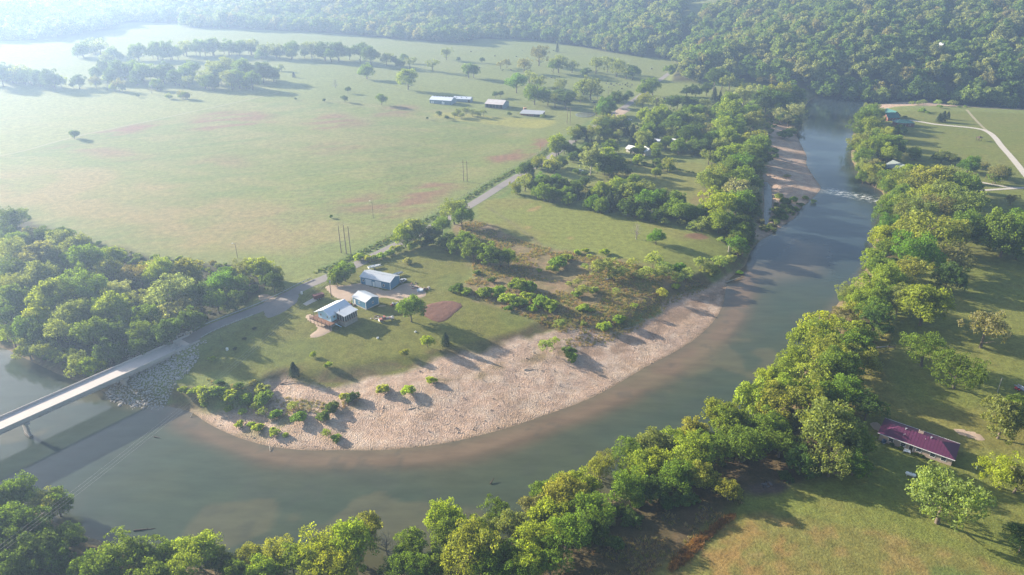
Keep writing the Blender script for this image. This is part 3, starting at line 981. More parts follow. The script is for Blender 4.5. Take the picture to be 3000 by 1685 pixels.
plant('on the right-hand lawn', 'lawn trees on the right',
      '2711,898,58,y 2718,1011,74,gk 2816,1073,80,gk 2893,960,62,bn 2951,692,60,g 2996,665,50,g 2990,720,40,g 2963,585,16,b',
      fixed={(2893, 960): 'thin-leaved brownish oak with bare pale limbs standing alone on the lawn', (2963, 585): 'small bare brownish tree in the meadow by the right edge'})
plant('on the bank beside the rapids', 'trees on the upper right bank',
      '2546,328,18,s 2548,341,22,g 2535,359,25,g 2556,351,22,g 2562,366,22,s 2519,386,28,g 2552,378,28,y 2583,392,22,o 2597,407,26,o 2531,407,28,s 2562,403,28,g '
      '2587,428,32,y 2616,434,24,g 2512,428,25,o 2541,440,30,y 2604,449,28,y 2533,465,28,g 2564,471,26,cr 2562,490,22,b 2537,494,25,s 2554,515,25,o 2630,522,24,y '
      '2606,532,24,g 2664,518,22,Y 2624,538,32,y 2600,552,28,g 2660,532,28,s 2570,530,20,s 2718,538,45,o 2759,527,40,o 2801,532,40,s 2811,552,40,g 2687,552,40,o 2662,558,30,s 2640,580,36,g 2760,575,40,s 2610,590,30,y')
plant('dotting the right-hand meadow', 'small trees in the right meadow',
      '2753,343,12,cr 2765,339,14,cr 2778,337,10,cr 2678,455,14,g 2759,461,16,s 2788,469,14,s 2838,488,20,G 2881,486,12,b 2921,515,22,b 2859,529,9,g 2861,550,14,s 2936,512,16,d')
plant('in the far left-bank strip', 'trees on the left river bank',
      '2180,287,34,S 2233,281,28,g 2272,281,32,o 2246,300,32,d 2281,306,32,d 2320,277,35,d 2140,300,26,g 2151,330,36,y 2109,330,22,g 2204,326,26,g '
      '2210,357,30,s 2336,310,15,St 2330,334,22,S 2349,302,11,S 2287,343,20,Sn 2311,353,18,S 2342,349,18,S 2029,345,22,g 2124,361,26,g 2165,361,26,g '
      '2035,363,22,s 2116,376,32,y 2155,384,30,g 2082,392,24,b 2029,384,26,d 2136,407,34,y 2093,413,26,g 2175,423,28,o 2215,407,34,o 2219,436,36,g 2109,432,26,s '
      '2031,427,18,g 2012,407,25,d 2054,438,18,d 2155,446,30,Y 2116,458,28,y 2078,462,20,s 2194,456,34,g 2229,462,26,d 2165,481,34,G 2136,495,30,g 2093,516,32,o '
      '2210,500,30,d 2175,524,36,g 2136,524,30,s 2084,537,40,s 2147,543,42,g 2166,564,40,S 2106,602,48,Y 2158,605,42,g 2190,556,36,d 2190,616,36,d 2109,649,34,y '
      '2133,654,30,d 2174,654,32,d 2168,692,24,g 2163,725,24,G')
plant('in the middle hedge', 'trees in the middle hedge',
      '2043,630,20,g 2068,630,18,d 2016,630,20,g 1989,630,24,g 1973,616,25,g 1978,592,22,g 1962,586,18,s 1943,602,22,d 1924,584,20,G 1894,597,25,G 1880,564,24,s '
      '1853,562,30,s 1856,532,16,g 1826,564,20,d 1812,551,20,y 1793,548,13,cr 1761,562,20,y 1788,586,26,cr 1812,583,24,cr 1739,597,18,G 1761,608,18,g 1725,578,20,cr '
      '1715,570,14,b 1690,564,18,cr 1687,551,14,g 1712,537,12,d 1668,586,16,g 1630,573,14,g 1595,570,20,g 1571,567,14,g 1663,567,14,g 1840,611,22,d 1864,616,20,d '
      '1880,632,14,g 1918,635,16,d 1630,556,14,d 1649,543,16,d 1628,532,16,G 1587,529,16,G 1609,543,18,d 1568,548,16,d 1538,532,26,o 1511,556,14,o 1557,510,16,cr')
plant('in the open paddock beside the hedge', 'paddock trees', '1924,692,24,G 1865,680,20,p',
      fixed={(1924, 692): 'single round vivid green tree with long shadow in the mown paddock', (1865, 680): 'tall dead leafless tree standing at the edge of the paddock'})
plant('among the cottages', 'trees around the cottages',
      '1636,431,23,yt 1587,475,14,o 1572,481,15,o 1543,502,17,d 1620,485,22,o 1648,479,13,d 1679,444,16,d 1682,464,13,d 1688,398,18,s 1700,392,16,d 1762,361,20,s '
      '1778,376,18,d 1735,396,18,o 1719,407,10,cr 1780,401,14,d 1803,359,22,o 1820,367,16,d 1811,396,13,s 1838,384,12,cr 1855,378,14,cr 1849,409,16,cr 1865,407,14,cr '
      '1884,413,20,s 1900,388,20,g 1908,361,22,y 1886,345,18,y 1931,345,25,y 1884,302,18,o 1923,306,20,s 1946,339,18,g 1970,372,20,g 1985,361,22,d 1942,388,20,d 1966,396,18,s '
      '1993,388,22,d 1966,304,15,d 1985,304,14,d 1993,345,16,s 1952,423,15,g 1921,438,13,y 1923,452,11,g 1869,440,13,y 1869,469,12,Y 1900,423,11,d 1989,432,18,g '
      '1733,462,30,St 1776,462,22,Y 1787,432,17,g 1791,481,26,d 1807,475,16,g 1805,495,22,d 1717,436,12,d 1736,432,9,c 1772,493,20,d 1834,502,11,s 1956,485,17,o 1925,477,10,g 1921,508,11,y 1937,491,10,d')
plant('along the road near the farm pond', 'trees along the far road',
      '1781,316,20,G 1768,324,18,G 1797,297,18,d 1828,291,10,d 1842,281,10,d 1890,266,20,g 1913,260,18,g 1566,283,22,g 1587,279,16,g 1605,291,17,g 1626,297,17,s 1655,297,20,d '
      '1642,287,16,d 1710,268,20,y 1702,289,13,s 1733,258,32,sn 1750,275,14,s 1636,260,14,s 1675,283,10,d')
plant('below the right hill', 'trees below the right hill',
      '2093,282,18,c 2109,289,14,c 2012,270,13,d 2039,270,14,d 2070,266,14,d 2136,251,22,s 2093,239,24,d 2116,243,20,g 2163,251,16,s 2225,239,9,b 2008,305,16,d 2031,305,14,d '
      '2062,309,13,s 2016,332,16,d 2050,330,14,g 2190,262,18,s 2070,325,12,s')
plant('in the rolling pasture', 'pasture trees',
      '1074,212,18,g 1194,239,22,y 1268,192,16,s 1307,161,13,s 1373,212,16,g 1388,212,15,g 1019,266,7,d 1010,291,8,d 1118,295,12,g 1344,176,5,d 1412,178,6,d 1452,280,7,d '
      '1466,278,7,d 1579,169,22,b 1637,192,20,s 1621,200,14,g 1676,196,16,s 1746,196,18,s 1780,192,18,s 1808,204,20,s 1835,212,18,s 1854,216,16,g 1715,216,12,d 1513,243,26,G 1551,231,18,s '
      '1575,251,22,s 1641,251,14,s 1466,192,10,b 1485,188,10,b 1536,196,16,b 1023,161,13,d 1054,161,20,d 1085,169,20,d 1132,177,14,s 1159,181,10,d 1183,173,10,g 1200,185,15,s '
      '1171,190,10,d 1633,138,8,c')
plant('below the metal barns', 'young trees below the barns',
      '1287,335,7,d 1309,346,5,d 1252,347,3,d 1493,335,5,d 1342,332,9,s 1365,328,9,s 1384,332,9,s 1400,336,8,s 1416,332,8,s 1353,340,7,s 1332,338,7,s 1590,342,5,y')
plant('in the hazy left tree line', 'trees in the hazy left tree line',
      '8,216,20,d 35,223,18,d 62,219,24,s 93,227,16,s 155,239,22,d 229,243,16,d 280,243,13,b 315,254,9,p 346,251,15,b 443,262,12,p 468,254,11,s 495,282,8,s 534,278,11,b 548,282,9,b '
      '285,219,14,d 311,204,16,d 350,212,22,d 384,212,20,g 419,219,20,g 458,219,20,g 489,212,20,d 478,227,16,d 544,219,20,g 559,204,18,g 551,243,14,s 598,235,22,s 629,219,25,s 660,204,24,s '
      '676,235,26,s 718,212,24,g 738,243,20,g 769,219,22,d 800,223,16,d 458,251,12,g 311,173,16,s 115,235,18,d -20,225,25,d 510,232,18,d 400,232,16,d 330,228,16,d 620,245,18,d 700,238,20,g')
plant('in the far hazy row', 'trees in the far hazy row',
      '241,150,18,g 264,134,18,s 291,138,20,s 330,157,14,g 350,165,8,g 404,157,18,g 458,153,20,g 501,153,20,g 544,146,18,s 583,146,18,g 621,142,20,g 668,142,18,g 734,142,18,s 777,153,16,s '
      '808,153,18,s 854,153,18,g 913,153,20,s 951,157,20,d 990,157,20,d 755,171,6,g 700,146,16,g')
plant('alone in the left field', 'lone field trees',
      '216,394,12,g 860,218,7,cr 823,200,8,s 982,247,11,p 404,281,4,d 866,291,3,d 950,295,4,d 970,634,5,d',
      fixed={(216, 394): 'lone small green tree on the reddish line in the left field', (970, 634): 'tiny dark sapling in the field above the three power poles'})
plant('in the wood by the bridge', 'trees in the wood by the bridge',
      '35,649,45,d 16,700,30,d 50,712,30,g 128,696,30,d 167,708,35,s 190,700,25,d 93,700,25,b 233,727,38,s 252,766,45,g 225,770,35,g 334,754,32,y 311,793,42,s 39,739,45,s 117,750,48,b 163,758,38,s '
      '39,797,45,d 109,820,48,s 155,801,30,s 39,844,40,s 39,882,48,g 148,875,55,y 217,844,48,g 264,855,50,g 322,847,28,S 210,929,45,s 124,933,38,Y 322,910,45,y 357,933,30,o 357,859,30,S '
      '408,875,38,s 493,863,55,S 497,925,42,S 392,801,38,b 439,785,30,o 474,801,38,y 540,797,40,o 575,816,28,b 641,836,38,G 660,813,22,G 637,886,32,g 695,836,30,g 722,797,34,s '
      '761,793,34,y 800,828,30,d 808,805,18,o 583,875,38,d 544,898,38,b 272,983,45,g 186,972,40,s 35,983,35,y 82,1022,35,s 140,1030,35,s 186,1042,30,s 233,1069,35,s 272,1073,33,Y '
      '419,980,38,g 350,972,38,d 497,972,36,d 318,1030,38,d 408,1022,28,d 563,935,35,d 691,884,25,d 458,991,33,d 90,970,40,g 130,985,36,d 30,930,40,d 260,920,40,g 420,930,40,g')
plant('around the blue sheds', 'yard trees around the blue sheds',
      '1330,618,38,s 1353,645,25,g 1217,677,36,s 1186,700,25,y 1268,692,22,d 1295,669,20,g 1008,794,30,g 1307,708,26,d 1338,719,26,g 1365,708,20,g 1388,735,30,g 1435,743,34,g 1489,754,26,g 1466,762,22,d '
      '1202,908,36,g 1252,1001,17,Y 1305,991,19,cr 1186,1032,12,o 860,1080,22,cr 917,1040,7,Y 963,1069,8,Y 990,812,20,g',
      fixed={(1202, 908): 'tall green yard tree beside the tilled garden plot', (1252, 1001): 'small bright yellow-green tree on the lawn below the garden', (1305, 991): 'dark sparse evergreen on the lawn below the garden',
             (1186, 1032): 'slim golden sapling on the lawn below the white house', (860, 1080): 'dark evergreen tree on the lawn near the gravel bar'})
plant('in the roadside hedge', 'roadside hedge bushes',
      '1163,731,18,o 1117,750,14,y 1078,758,14,o 1050,754,16,y 1140,742,14,g 1098,756,12,y 1194,766,14,b 1250,712,18,d 1230,712,16,o 1210,722,14,y', True)
plant('in the brown scrub field', 'scrub bushes',
      '1419,859,22,g 1458,855,22,g 1485,875,24,y 1520,836,28,g 1551,844,24,g 1517,886,24,g 1544,871,20,y 1586,886,24,g 1614,894,22,y 1342,847,20,d 1369,855,18,g 1637,770,26,g 1660,754,18,y 1621,789,18,y 1579,793,8,y '
      '1691,739,10,y 1715,735,10,Y 1730,754,10,sw 1773,739,14,y 1715,781,12,sw 1750,793,28,sw 1784,778,26,sw 1819,797,20,sw 1800,805,22,sw 1850,770,16,sw 1913,766,26,sw 1944,785,26,sw 1893,797,22,sw 1870,805,16,sw '
      '1983,785,22,G 1986,816,20,sw 1691,828,14,sw 1707,851,20,sw 1691,863,14,g 1668,832,10,sw 1738,851,14,s 1804,851,12,sw 1711,902,16,y 1730,908,9,y 1694,905,9,y 1769,956,20,y 1812,937,18,g 1858,898,10,yw 1940,859,16,ow '
      '1979,840,12,y 1641,952,18,sw 1711,948,9,s 1400,800,10,d 1440,820,12,d 1490,905,12,g 1560,905,14,y', True)
plant('along the eroded bank', 'bank bushes',
      '1625,999,14,sw 1602,1018,22,sw 1668,1030,18,d 1676,1046,16,g 2111,768,22,sw 2076,787,20,sw 2052,774,20,sw 2011,806,22,sw 2166,798,9,G 1940,801,24,sw 2140,760,16,s 2090,800,16,s 2057,660,25,sw 2033,660,18,sw 2114,703,12,s 1995,654,12,sw 1948,649,14,sw 2147,703,18,s', True)
plant('on the pale gravel bar', 'gravel bar bushes',
      '668,1199,12,y 711,1205,13,y 750,1191,14,sw 767,1208,14,sw 806,1214,17,g 699,1242,13,y 734,1243,10,y 757,1253,15,y 800,1267,16,y 835,1275,9,y 858,1191,16,sw 878,1222,22,g 948,1222,18,d 971,1195,20,d '
      '955,1269,13,yw 986,1282,14,g 1120,1141,18,o 1198,1146,20,Y 1031,1164,18,d 1264,1115,14,Y 1010,1160,14,o', True)
plant('beside the riprap below the bridge', 'bushes below the bridge',
      '575,1148,20,y 606,1152,24,y 637,1148,22,g 676,1160,24,y 718,1172,20,g 769,1168,26,g 769,1141,20,s 536,1141,12,y 640,1120,12,d 700,1130,14,d 740,1120,10,b 620,1052,10,y 600,1185,10,g', True)
plant('on the far gravel island', 'far island bushes',
      '2299,396,22,d 2320,388,18,d 2268,442,14,d 2272,458,10,d 2305,516,9,b 2300,590,14,d 2325,585,12,g 2345,600,10,d 2290,620,12,d 2360,580,9,s 2272,640,10,d 2280,575,12,s 2312,612,12,d 2330,612,10,g 2295,605,10,s 2265,615,9,d 2385,590,8,s 2300,640,9,d', True)
plant('on the sandy point', 'sandy point bushes',
      '2635,382,20,d 2620,384,14,d 2672,302,8,sw 2690,301,8,sw 2707,299,9,sw 2749,302,11,sw 2757,313,9,g 2786,301,9,sw 2800,303,7,sw 2703,324,9,g 2718,330,6,g 2811,314,5,g 2827,312,5,g 2651,343,6,g', True)
plant('on the cottage lawn', 'clipped lawn shrubs',
      '1970,493,4,d 1979,495,4,d 1989,497,4,d 2010,502,4,d 2019,503,4,d 2029,505,4,d 2082,498,4,d 1830,471,8,d 1842,475,9,b 1888,481,10,d 1906,485,9,d 1688,502,9,g 1710,510,10,d 1860,478,9,d', True)
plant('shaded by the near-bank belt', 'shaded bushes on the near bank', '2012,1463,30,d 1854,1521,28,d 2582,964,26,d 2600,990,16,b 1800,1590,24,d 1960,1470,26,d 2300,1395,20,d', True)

_all = sorted((float(t.split(',')[2]) for a, k in PLANS if not (a[3:] or k.get('shrub')) for t in a[2].split() if t.split(',')[3][0] not in 'cp'), reverse=True)
CUT = _all[295] + .01 if len(_all) > 296 else 0
for a, k in PLANS:
    do_plant(CUT, *a, **k)

# ------------------------------------------------------------------ the woods on the hills: one mass
def scatter(P, step, jit, seed, cond=None):
    r = np.random.default_rng(seed)
    xs = np.arange(P[:, 0].min(), P[:, 0].max(), step)
    ys = np.arange(P[:, 1].min(), P[:, 1].max(), step)
    A, B = np.meshgrid(xs, ys, indexing='ij')
    A = A.ravel() + r.uniform(-jit, jit, A.size)
    B = B.ravel() + r.uniform(-jit, jit, B.size)
    ok = sdf(A, B, P) < 0
    if cond is not None:
        ok &= cond(A, B)
    return A[ok], B[ok]
def instancer(name, kinds, pts, scale, rot, kind, label, cat, tint=None):
    """a mass of plants that nobody could count: one object, geometry nodes put a shared shape on every point"""
    hid = bpy.data.collections.new(name + '_kinds')
    for i, me in enumerate(kinds):
        hid.objects.link(bpy.data.objects.new(f'{name}_kind_{i:02d}', me))
    n = len(pts)
    fme = bpy.data.meshes.new(name)
    fme.vertices.add(n)
    fme.vertices.foreach_set('co', np.asarray(pts, np.float32).ravel())
    vfloat(fme, 'fs', scale)
    vfloat(fme, 'fr', rot)
    a = fme.attributes.new('fk', 'INT', 'POINT')
    a.data.foreach_set('value', np.asarray(kind, np.int32))
    if tint is not None:
        vcolor(fme, 'tint', np.asarray(tint))
    fo = link(name, fme, kind='stuff', label=label, cat=cat)
    ng = bpy.data.node_groups.new(name, 'GeometryNodeTree')
    ng.interface.new_socket('Geometry', in_out='INPUT', socket_type='NodeSocketGeometry')
    ng.interface.new_socket('Geometry', in_out='OUTPUT', socket_type='NodeSocketGeometry')
    gi, go = ng.nodes.new('NodeGroupInput'), ng.nodes.new('NodeGroupOutput')
    iop = ng.nodes.new('GeometryNodeInstanceOnPoints')
    ci = ng.nodes.new('GeometryNodeCollectionInfo')
    ci.inputs['Collection'].default_value = hid
    ci.inputs['Separate Children'].default_value = True
    ci.inputs['Reset Children'].default_value = True
    def nattr(t, nm):
        q = ng.nodes.new('GeometryNodeInputNamedAttribute')
        q.data_type = t
        q.inputs['Name'].default_value = nm
        return q.outputs['Attribute']
    cx = ng.nodes.new('ShaderNodeCombineXYZ')
    e2r = ng.nodes.new('FunctionNodeEulerToRotation')
    L = ng.links.new
    L(gi.outputs[0], iop.inputs['Points'])
    L(ci.outputs[0], iop.inputs['Instance'])
    iop.inputs['Pick Instance'].default_value = True
    L(nattr('INT', 'fk'), iop.inputs['Instance Index'])
    L(nattr('FLOAT', 'fs'), iop.inputs['Scale'])
    L(nattr('FLOAT', 'fr'), cx.inputs[2])
    L(cx.outputs[0], e2r.inputs[0])
    L(e2r.outputs[0], iop.inputs['Rotation'])
    L(iop.outputs[0], go.inputs[0])
    fo.modifiers.new('plants', 'NODES').node_group = ng
    return fo
FM = [crown('forest_crown', 400 + i, v=.95 + .1 * (i % 3), lobes=5, clumps=46, per=34, leaf=.15, material=FOREST, crad=(.17, .29)) for i in range(6)]
HB = HILL.copy()
HB[:, 0] = np.clip(HB[:, 0], -1500, 1500)
HB[:, 1] = np.clip(HB[:, 1], 0, 1900)
CLEAR = GP(pairs('1975,180 1985,150 1990,85 2000,66 2110,60 2125,82 2020,100 2010,150 2000,190'), 30)
fx, fy = scatter(HB, 12.2, 5.6, 77, lambda a, b: (np.abs(a) < .80 * b + 120) & (sdf(a, b, CLEAR) > 0) & (b > 560))
r = np.random.default_rng(78)
n = len(fx)
fs = r.uniform(5.2, 10.6, n)
instancer('hill_forest', FM, np.stack([fx, fy, hgt(fx, fy) + fs * .95], 1), fs, r.uniform(0, 6.28, n), r.integers(0, 6, n),
          'hazy mass of spring-green broadleaf woods covering the far hills', 'forest')
# small far trees and thicket trees past the ones built singly
def whole_tree(name, cr, tr, kz):
    """crown and trunk in one shape for the far mass, unit crown radius, standing on z = 0"""
    def arr(me):
        v = np.empty(len(me.vertices) * 3, np.float32)
        me.vertices.foreach_get('co', v)
        f = np.empty(len(me.loops), np.int32)
        me.loops.foreach_get('vertex_index', f)
        return v.reshape(-1, 3), f.reshape(-1, 4)
    cv, cf = arr(cr)
    tv, tf = arr(tr)
    cv = cv + (0, 0, kz)
    tv = tv * (.95, .95, kz / 1.12)
    me = mesh_np(name, np.vstack([cv, tv]), np.vstack([cf, tf + len(cv)]), FARLEAF)
    me.materials.append(BARK)
    me.polygons.foreach_set('material_index', np.concatenate([np.zeros(len(cf), np.int32), np.ones(len(tf), np.int32)]))
    return me
WT = [whole_tree('far_tree', (BROAD + FINE + OPEN + SMALL)[i], TRUNKS[i % 3], 1.05) for i in range(15)]
pts, sc_, tn, kd = [], [], [], []
# lower trees and thicket between them
for px, py, r_, code in list(FAR):
    for k in range(2):
        if code[0] != 'p' and r_ > 7 and ((py > 320 and px > 1480) or px < 1010):
            FAR.append((px + rng.uniform(-1.1, 1.1) * r_, py + rng.uniform(.15, .55) * r_, r_ * rng.uniform(.45, .75), rng.choice('ggdsyd')))
for px, py, r_, code in FAR:
    x, y, z, R = crown_place(px, py, r_, 1.05)
    pts.append((x, y, z - .1))
    sc_.append(R * 1.28)
    j = rng.uniform(.86, 1.14)
    tn.append([t * j for t in TINT[code[0]][0]])
    kd.append(rng.randrange(5) if code[0] in 'gGdyY' else rng.randrange(5, 12))
instancer('distant_trees', WT, pts, sc_, nrg.uniform(0, 6.28, len(pts)), kd, 'many small distant trees along the far fields, hedges and cottages', 'trees', tn)
# undergrowth filling the woods and banks
UB = [crown('undergrowth_clump', 440 + i, v=.7, lobes=4, clumps=26, per=34, leaf=.17, material=FOREST, spread=.5, crad=(.2, .33), low=-.15) for i in range(3)]
ux, uy = [], []
for s_, st_ in (('0,640 130,680 380,745 560,775 780,785 820,835 700,890 560,975 430,1050 330,1120 200,1095 100,1050 -60,995 -60,700', 4.6),
                ('1560,1550 1900,1412 2160,1272 2330,1132 2425,960 2520,850 2590,640 2630,640 2640,860 2560,930 2530,1050 2440,1190 2300,1300 2120,1380 1900,1480 1700,1600 1500,1690 1000,1740 400,1720 300,1640 600,1690 1100,1705', 4.4),
                ('-60,1480 60,1490 190,1560 280,1600 260,1690 -60,1700', 3.6),
                ('2500,380 2560,330 2600,400 2630,480 2640,580 2600,560 2540,520 2500,460', 4.2),
                ('2130,300 2330,290 2260,380 2240,450 2235,560 2235,660 2190,740 2100,640 2080,540 2080,420', 5.0),
                ('1520,560 1600,560 1760,600 1900,640 2060,650 2060,620 1900,590 1760,560 1600,530', 3.6),
                ('2240,600 2300,560 2340,590 2330,635 2270,665 2235,655', 3.2),
                ('1700,380 1850,370 2080,330 2080,420 1900,430 1760,420', 6.0)):
    a_, b_ = scatter(GP(pairs(s_), 5.0), st_, st_ * .5, len(ux) + 7)
    ux.append(a_)
    uy.append(b_)
ux, uy = np.concatenate(ux), np.concatenate(uy)
uz = hgt(ux, uy)
ok_ = (hgt(ux, uy, DR.reshape(XX.shape)) > .8) & (np.abs(hgt(ux, uy, RD.reshape(XX.shape))) > 7) & (nrg.random(len(ux)) < .8)
ux, uy, uz = ux[ok_], uy[ok_], uz[ok_]
us = nrg.uniform(.8, 2.1, len(ux))
instancer('undergrowth', UB, np.stack([ux, uy, uz + us * .35], 1), us, nrg.uniform(0, 6.28, len(ux)), nrg.integers(0, 3, len(ux)), 'dense leafy undergrowth below the trees along the banks and hedges', 'undergrowth')
print('trees', N_TREE[0], 'far', len(FAR), 'forest', n)
# ------------------------------------------------------------------ mesh builder for built things
class MB:
    def __init__(s):
        s.v, s.f = [], []
    def add(s, V, F):
        o = len(s.v)
        s.v += [tuple(map(float, q)) for q in V]
        s.f += [tuple(i + o for i in q) for q in F]
        return s
    def box(s, x0, x1, y0, y1, z0, z1):
        V = [(x, y, z) for z in (z0, z1) for x, y in ((x0, y0), (x1, y0), (x1, y1), (x0, y1))]
        return s.add(V, [(3, 2, 1, 0), (4, 5, 6, 7), (0, 1, 5, 4), (1, 2, 6, 5), (2, 3, 7, 6), (3, 0, 4, 7)])
    def hull8(s, B, T):
        return s.add(list(B) + list(T), [(3, 2, 1, 0), (4, 5, 6, 7), (0, 1, 5, 4), (1, 2, 6, 5), (2, 3, 7, 6), (3, 0, 4, 7)])
    def prism(s, poly_, a, b, axis='x'):
        """polygon extruded along an axis; polygon gives the other two coordinates"""
        n = len(poly_)
        def P(t, q):
            return (t, q[0], q[1]) if axis == 'x' else ((q[0], t, q[1]) if axis == 'y' else (q[0], q[1], t))
        V = [P(a, q) for q in poly_] + [P(b, q) for q in poly_]
        F = [tuple(range(n))[::-1], tuple(range(n, 2 * n))] + [(i, (i + 1) % n, n + (i + 1) % n, n + i) for i in range(n)]
        return s.add(V, F)
    def tube(s, path, radii, n=8):
        V, F = tube_arrays(path, radii, n)
        m_ = len(path)
        F = list(F) + [tuple(range(n))[::-1], tuple(range((m_ - 1) * n, m_ * n))]
        return s.add(V, F)
    def build(s, name, material, parent=None, loc=(0, 0, 0), rz=0.0, smooth=False):
        me = bpy.data.meshes.new(name)
        me.from_pydata(s.v, [], s.f)
        if smooth:
            for p_ in me.polygons:
                p_.use_smooth = True
        me.update()
        me.materials.append(material)
        o = bpy.data.objects.new(name, me)
        COL.objects.link(o)
        o.parent = parent
        o.location = loc
        o.rotation_euler = (0, 0, rz)
        return o
def thing(name, label, cat, loc, rz=0.0, group=None):
    o = bpy.data.objects.new(name, None)
    COL.objects.link(o)
    o.location = loc
    o.rotation_euler = (0, 0, rz)
    o['label'] = label
    o['category'] = cat
    if group:
        o['group'] = group
    return o
def tagged(o, label, cat, group=None):
    o['label'], o['category'] = label, cat
    if group:
        o['group'] = group
    return o
def fix_normals(o):
    import bmesh
    bm = bmesh.new()
    bm.from_mesh(o.data)
    bmesh.ops.recalc_face_normals(bm, faces=bm.faces)
    bm.to_mesh(o.data)
    bm.free()

GLASS = mat('window_glass', (.025, .032, .04), .08, .1, 1.0, spec=.6)
WHITE = mat('white_trim', (.72, .72, .70), .5, .06, 1.0)
BLUE_WALL = mat('blue_metal_siding', (.085, .205, .32), .5, .07, .6, stripes=('X', .23, .82))
ROOF_METAL = mat('grey_metal_roof', (.50, .52, .54), .42, .07, .5, col2=(.42, .44, .46), metal=.25)
WHITE_ROOF = mat('white_metal_roof', (.62, .65, .69), .4, .05, .4, metal=.2)
ROLLDOOR = mat('roller_door', (.60, .64, .68), .5, .05, .7, stripes=('Z', .12, .85))
CONC = mat('concrete', (.40, .365, .33), .9, .1, .6, col2=(.30, .27, .245), bump=.2, bdist=.02)
STONE_W = mat('stone_foundation', (.30, .27, .235), .9, .3, 1.5, bump=.5, bdist=.04)
DECKWOOD = mat('stained_deck_wood', (.20, .095, .055), .75, .2, 1.2, stripes=('X', .07, .6))
DARKWOOD = mat('dark_wood', (.075, .05, .038), .85, .2, 2.0)
POLEWOOD = mat('weathered_pole', (.20, .16, .125), .9, .2, 2.0)
STEEL = mat('galvanised_steel', (.42, .44, .45), .45, .1, 1.5, metal=.5)
RUBBER = mat('tyre_rubber', (.02, .02, .02), .9, .1, 3.0)
FADED_RED = mat('faded_red_paint', (.28, .10, .075), .6, .25, 1.5)
MAROON = mat('maroon_paint', (.11, .028, .03), .55, .25, 1.0)
PALE_BLUE = mat('pale_blue_siding', (.42, .63, .75), .6, .05, .8, stripes=('Z', .12, .9))
PURPLE = mat('purple_metal_roof', (.085, .021, .052), .5, .1, .5, col2=(.085, .02, .06), stripes=('X', .3, .85))  # base colour darkened to stand for tree shade on the roof
BRICK_P = mat('buff_brick_wall', (.40, .31, .25), .9, .12, 2.0, bump=.2, bdist=.02)
GREEN_ROOF = mat('green_metal_roof', (.04, .125, .11), .5, .1, .5, col2=(.05, .14, .125), stripes=('X', .3, .88))
LOG_RED = mat('red_brown_log_wall', (.20, .085, .06), .8, .2, 1.2, stripes=('Z', .3, .7))
GREYGREEN = mat('grey_green_roof', (.17, .20, .185), .7, .12, .6)
BARN_BLUE = mat('slate_barn_siding', (.20, .26, .32), .6, .08, .4, stripes=('X', .4, .88))
DARK_IN = mat('dark_opening', (.03, .026, .022), .95, .2, 1.0)  # near-black colour for the shade inside openings, also used on plain dark parts

def win(parent, face, L, W, u, z, w, h, name='window', frame=WHITE, pane=GLASS, t=.06, bars=True):
    """window on a wall: frame proud of the wall with a pane and glazing bar as sub-parts. u along the face, z sill height"""
    m = MB()
    fw = .10
    for a, b, c, d in ((-w / 2 - fw, w / 2 + fw, -fw, 0), (-w / 2 - fw, w / 2 + fw, h, h + fw), (-w / 2 - fw, -w / 2, 0, h), (w / 2, w / 2 + fw, 0, h)):
        m.box(a, b, -t, .05, c, d)
    loc, rz = {'F': ((u, -W / 2, z), 0), 'B': ((u, W / 2, z), math.pi), 'L': ((-L / 2, u, z), -math.pi / 2), 'R': ((L / 2, u, z), math.pi / 2)}[face]
    o = m.build(name, frame, parent, loc, rz)
    MB().box(-w / 2, w / 2, -.025, .04, 0, h).build('pane', pane, o)
    if bars:
        MB().box(-w / 2, w / 2, -.045, -.026, h / 2 - .025, h / 2 + .025).build('glazing_bar', frame, o)
    return o
def door(parent, face, L, W, u, z, w, h, name='door', material=WHITE, handle=True, frame=None, ribs=0):
    loc, rz = {'F': ((u, -W / 2, z), 0), 'B': ((u, W / 2, z), math.pi), 'L': ((-L / 2, u, z), -math.pi / 2), 'R': ((L / 2, u, z), math.pi / 2)}[face]
    o = MB().box(-w / 2, w / 2, -.045, .04, 0, h).build(name, material, parent, loc, rz)
    m = MB()
    for a, b, c, d in ((-w / 2 - .09, -w / 2, 0, h + .09), (w / 2, w / 2 + .09, 0, h + .09), (-w / 2, w / 2, h, h + .09)):
        m.box(a, b, -.07, .05, c, d)
    m.build('frame', frame or WHITE, o)
    for k in range(ribs):
        MB().box(-w / 2 + .03, w / 2 - .03, -.06, -.046, h * (k + .5) / ribs - .02, h * (k + .5) / ribs + .02).build('panel_joint', ROOF_METAL, o)
    if handle:
        MB().box(w / 2 - .2, w / 2 - .08, -.09, -.046, h * .46, h * .5).build('handle', STEEL, o)
    return o
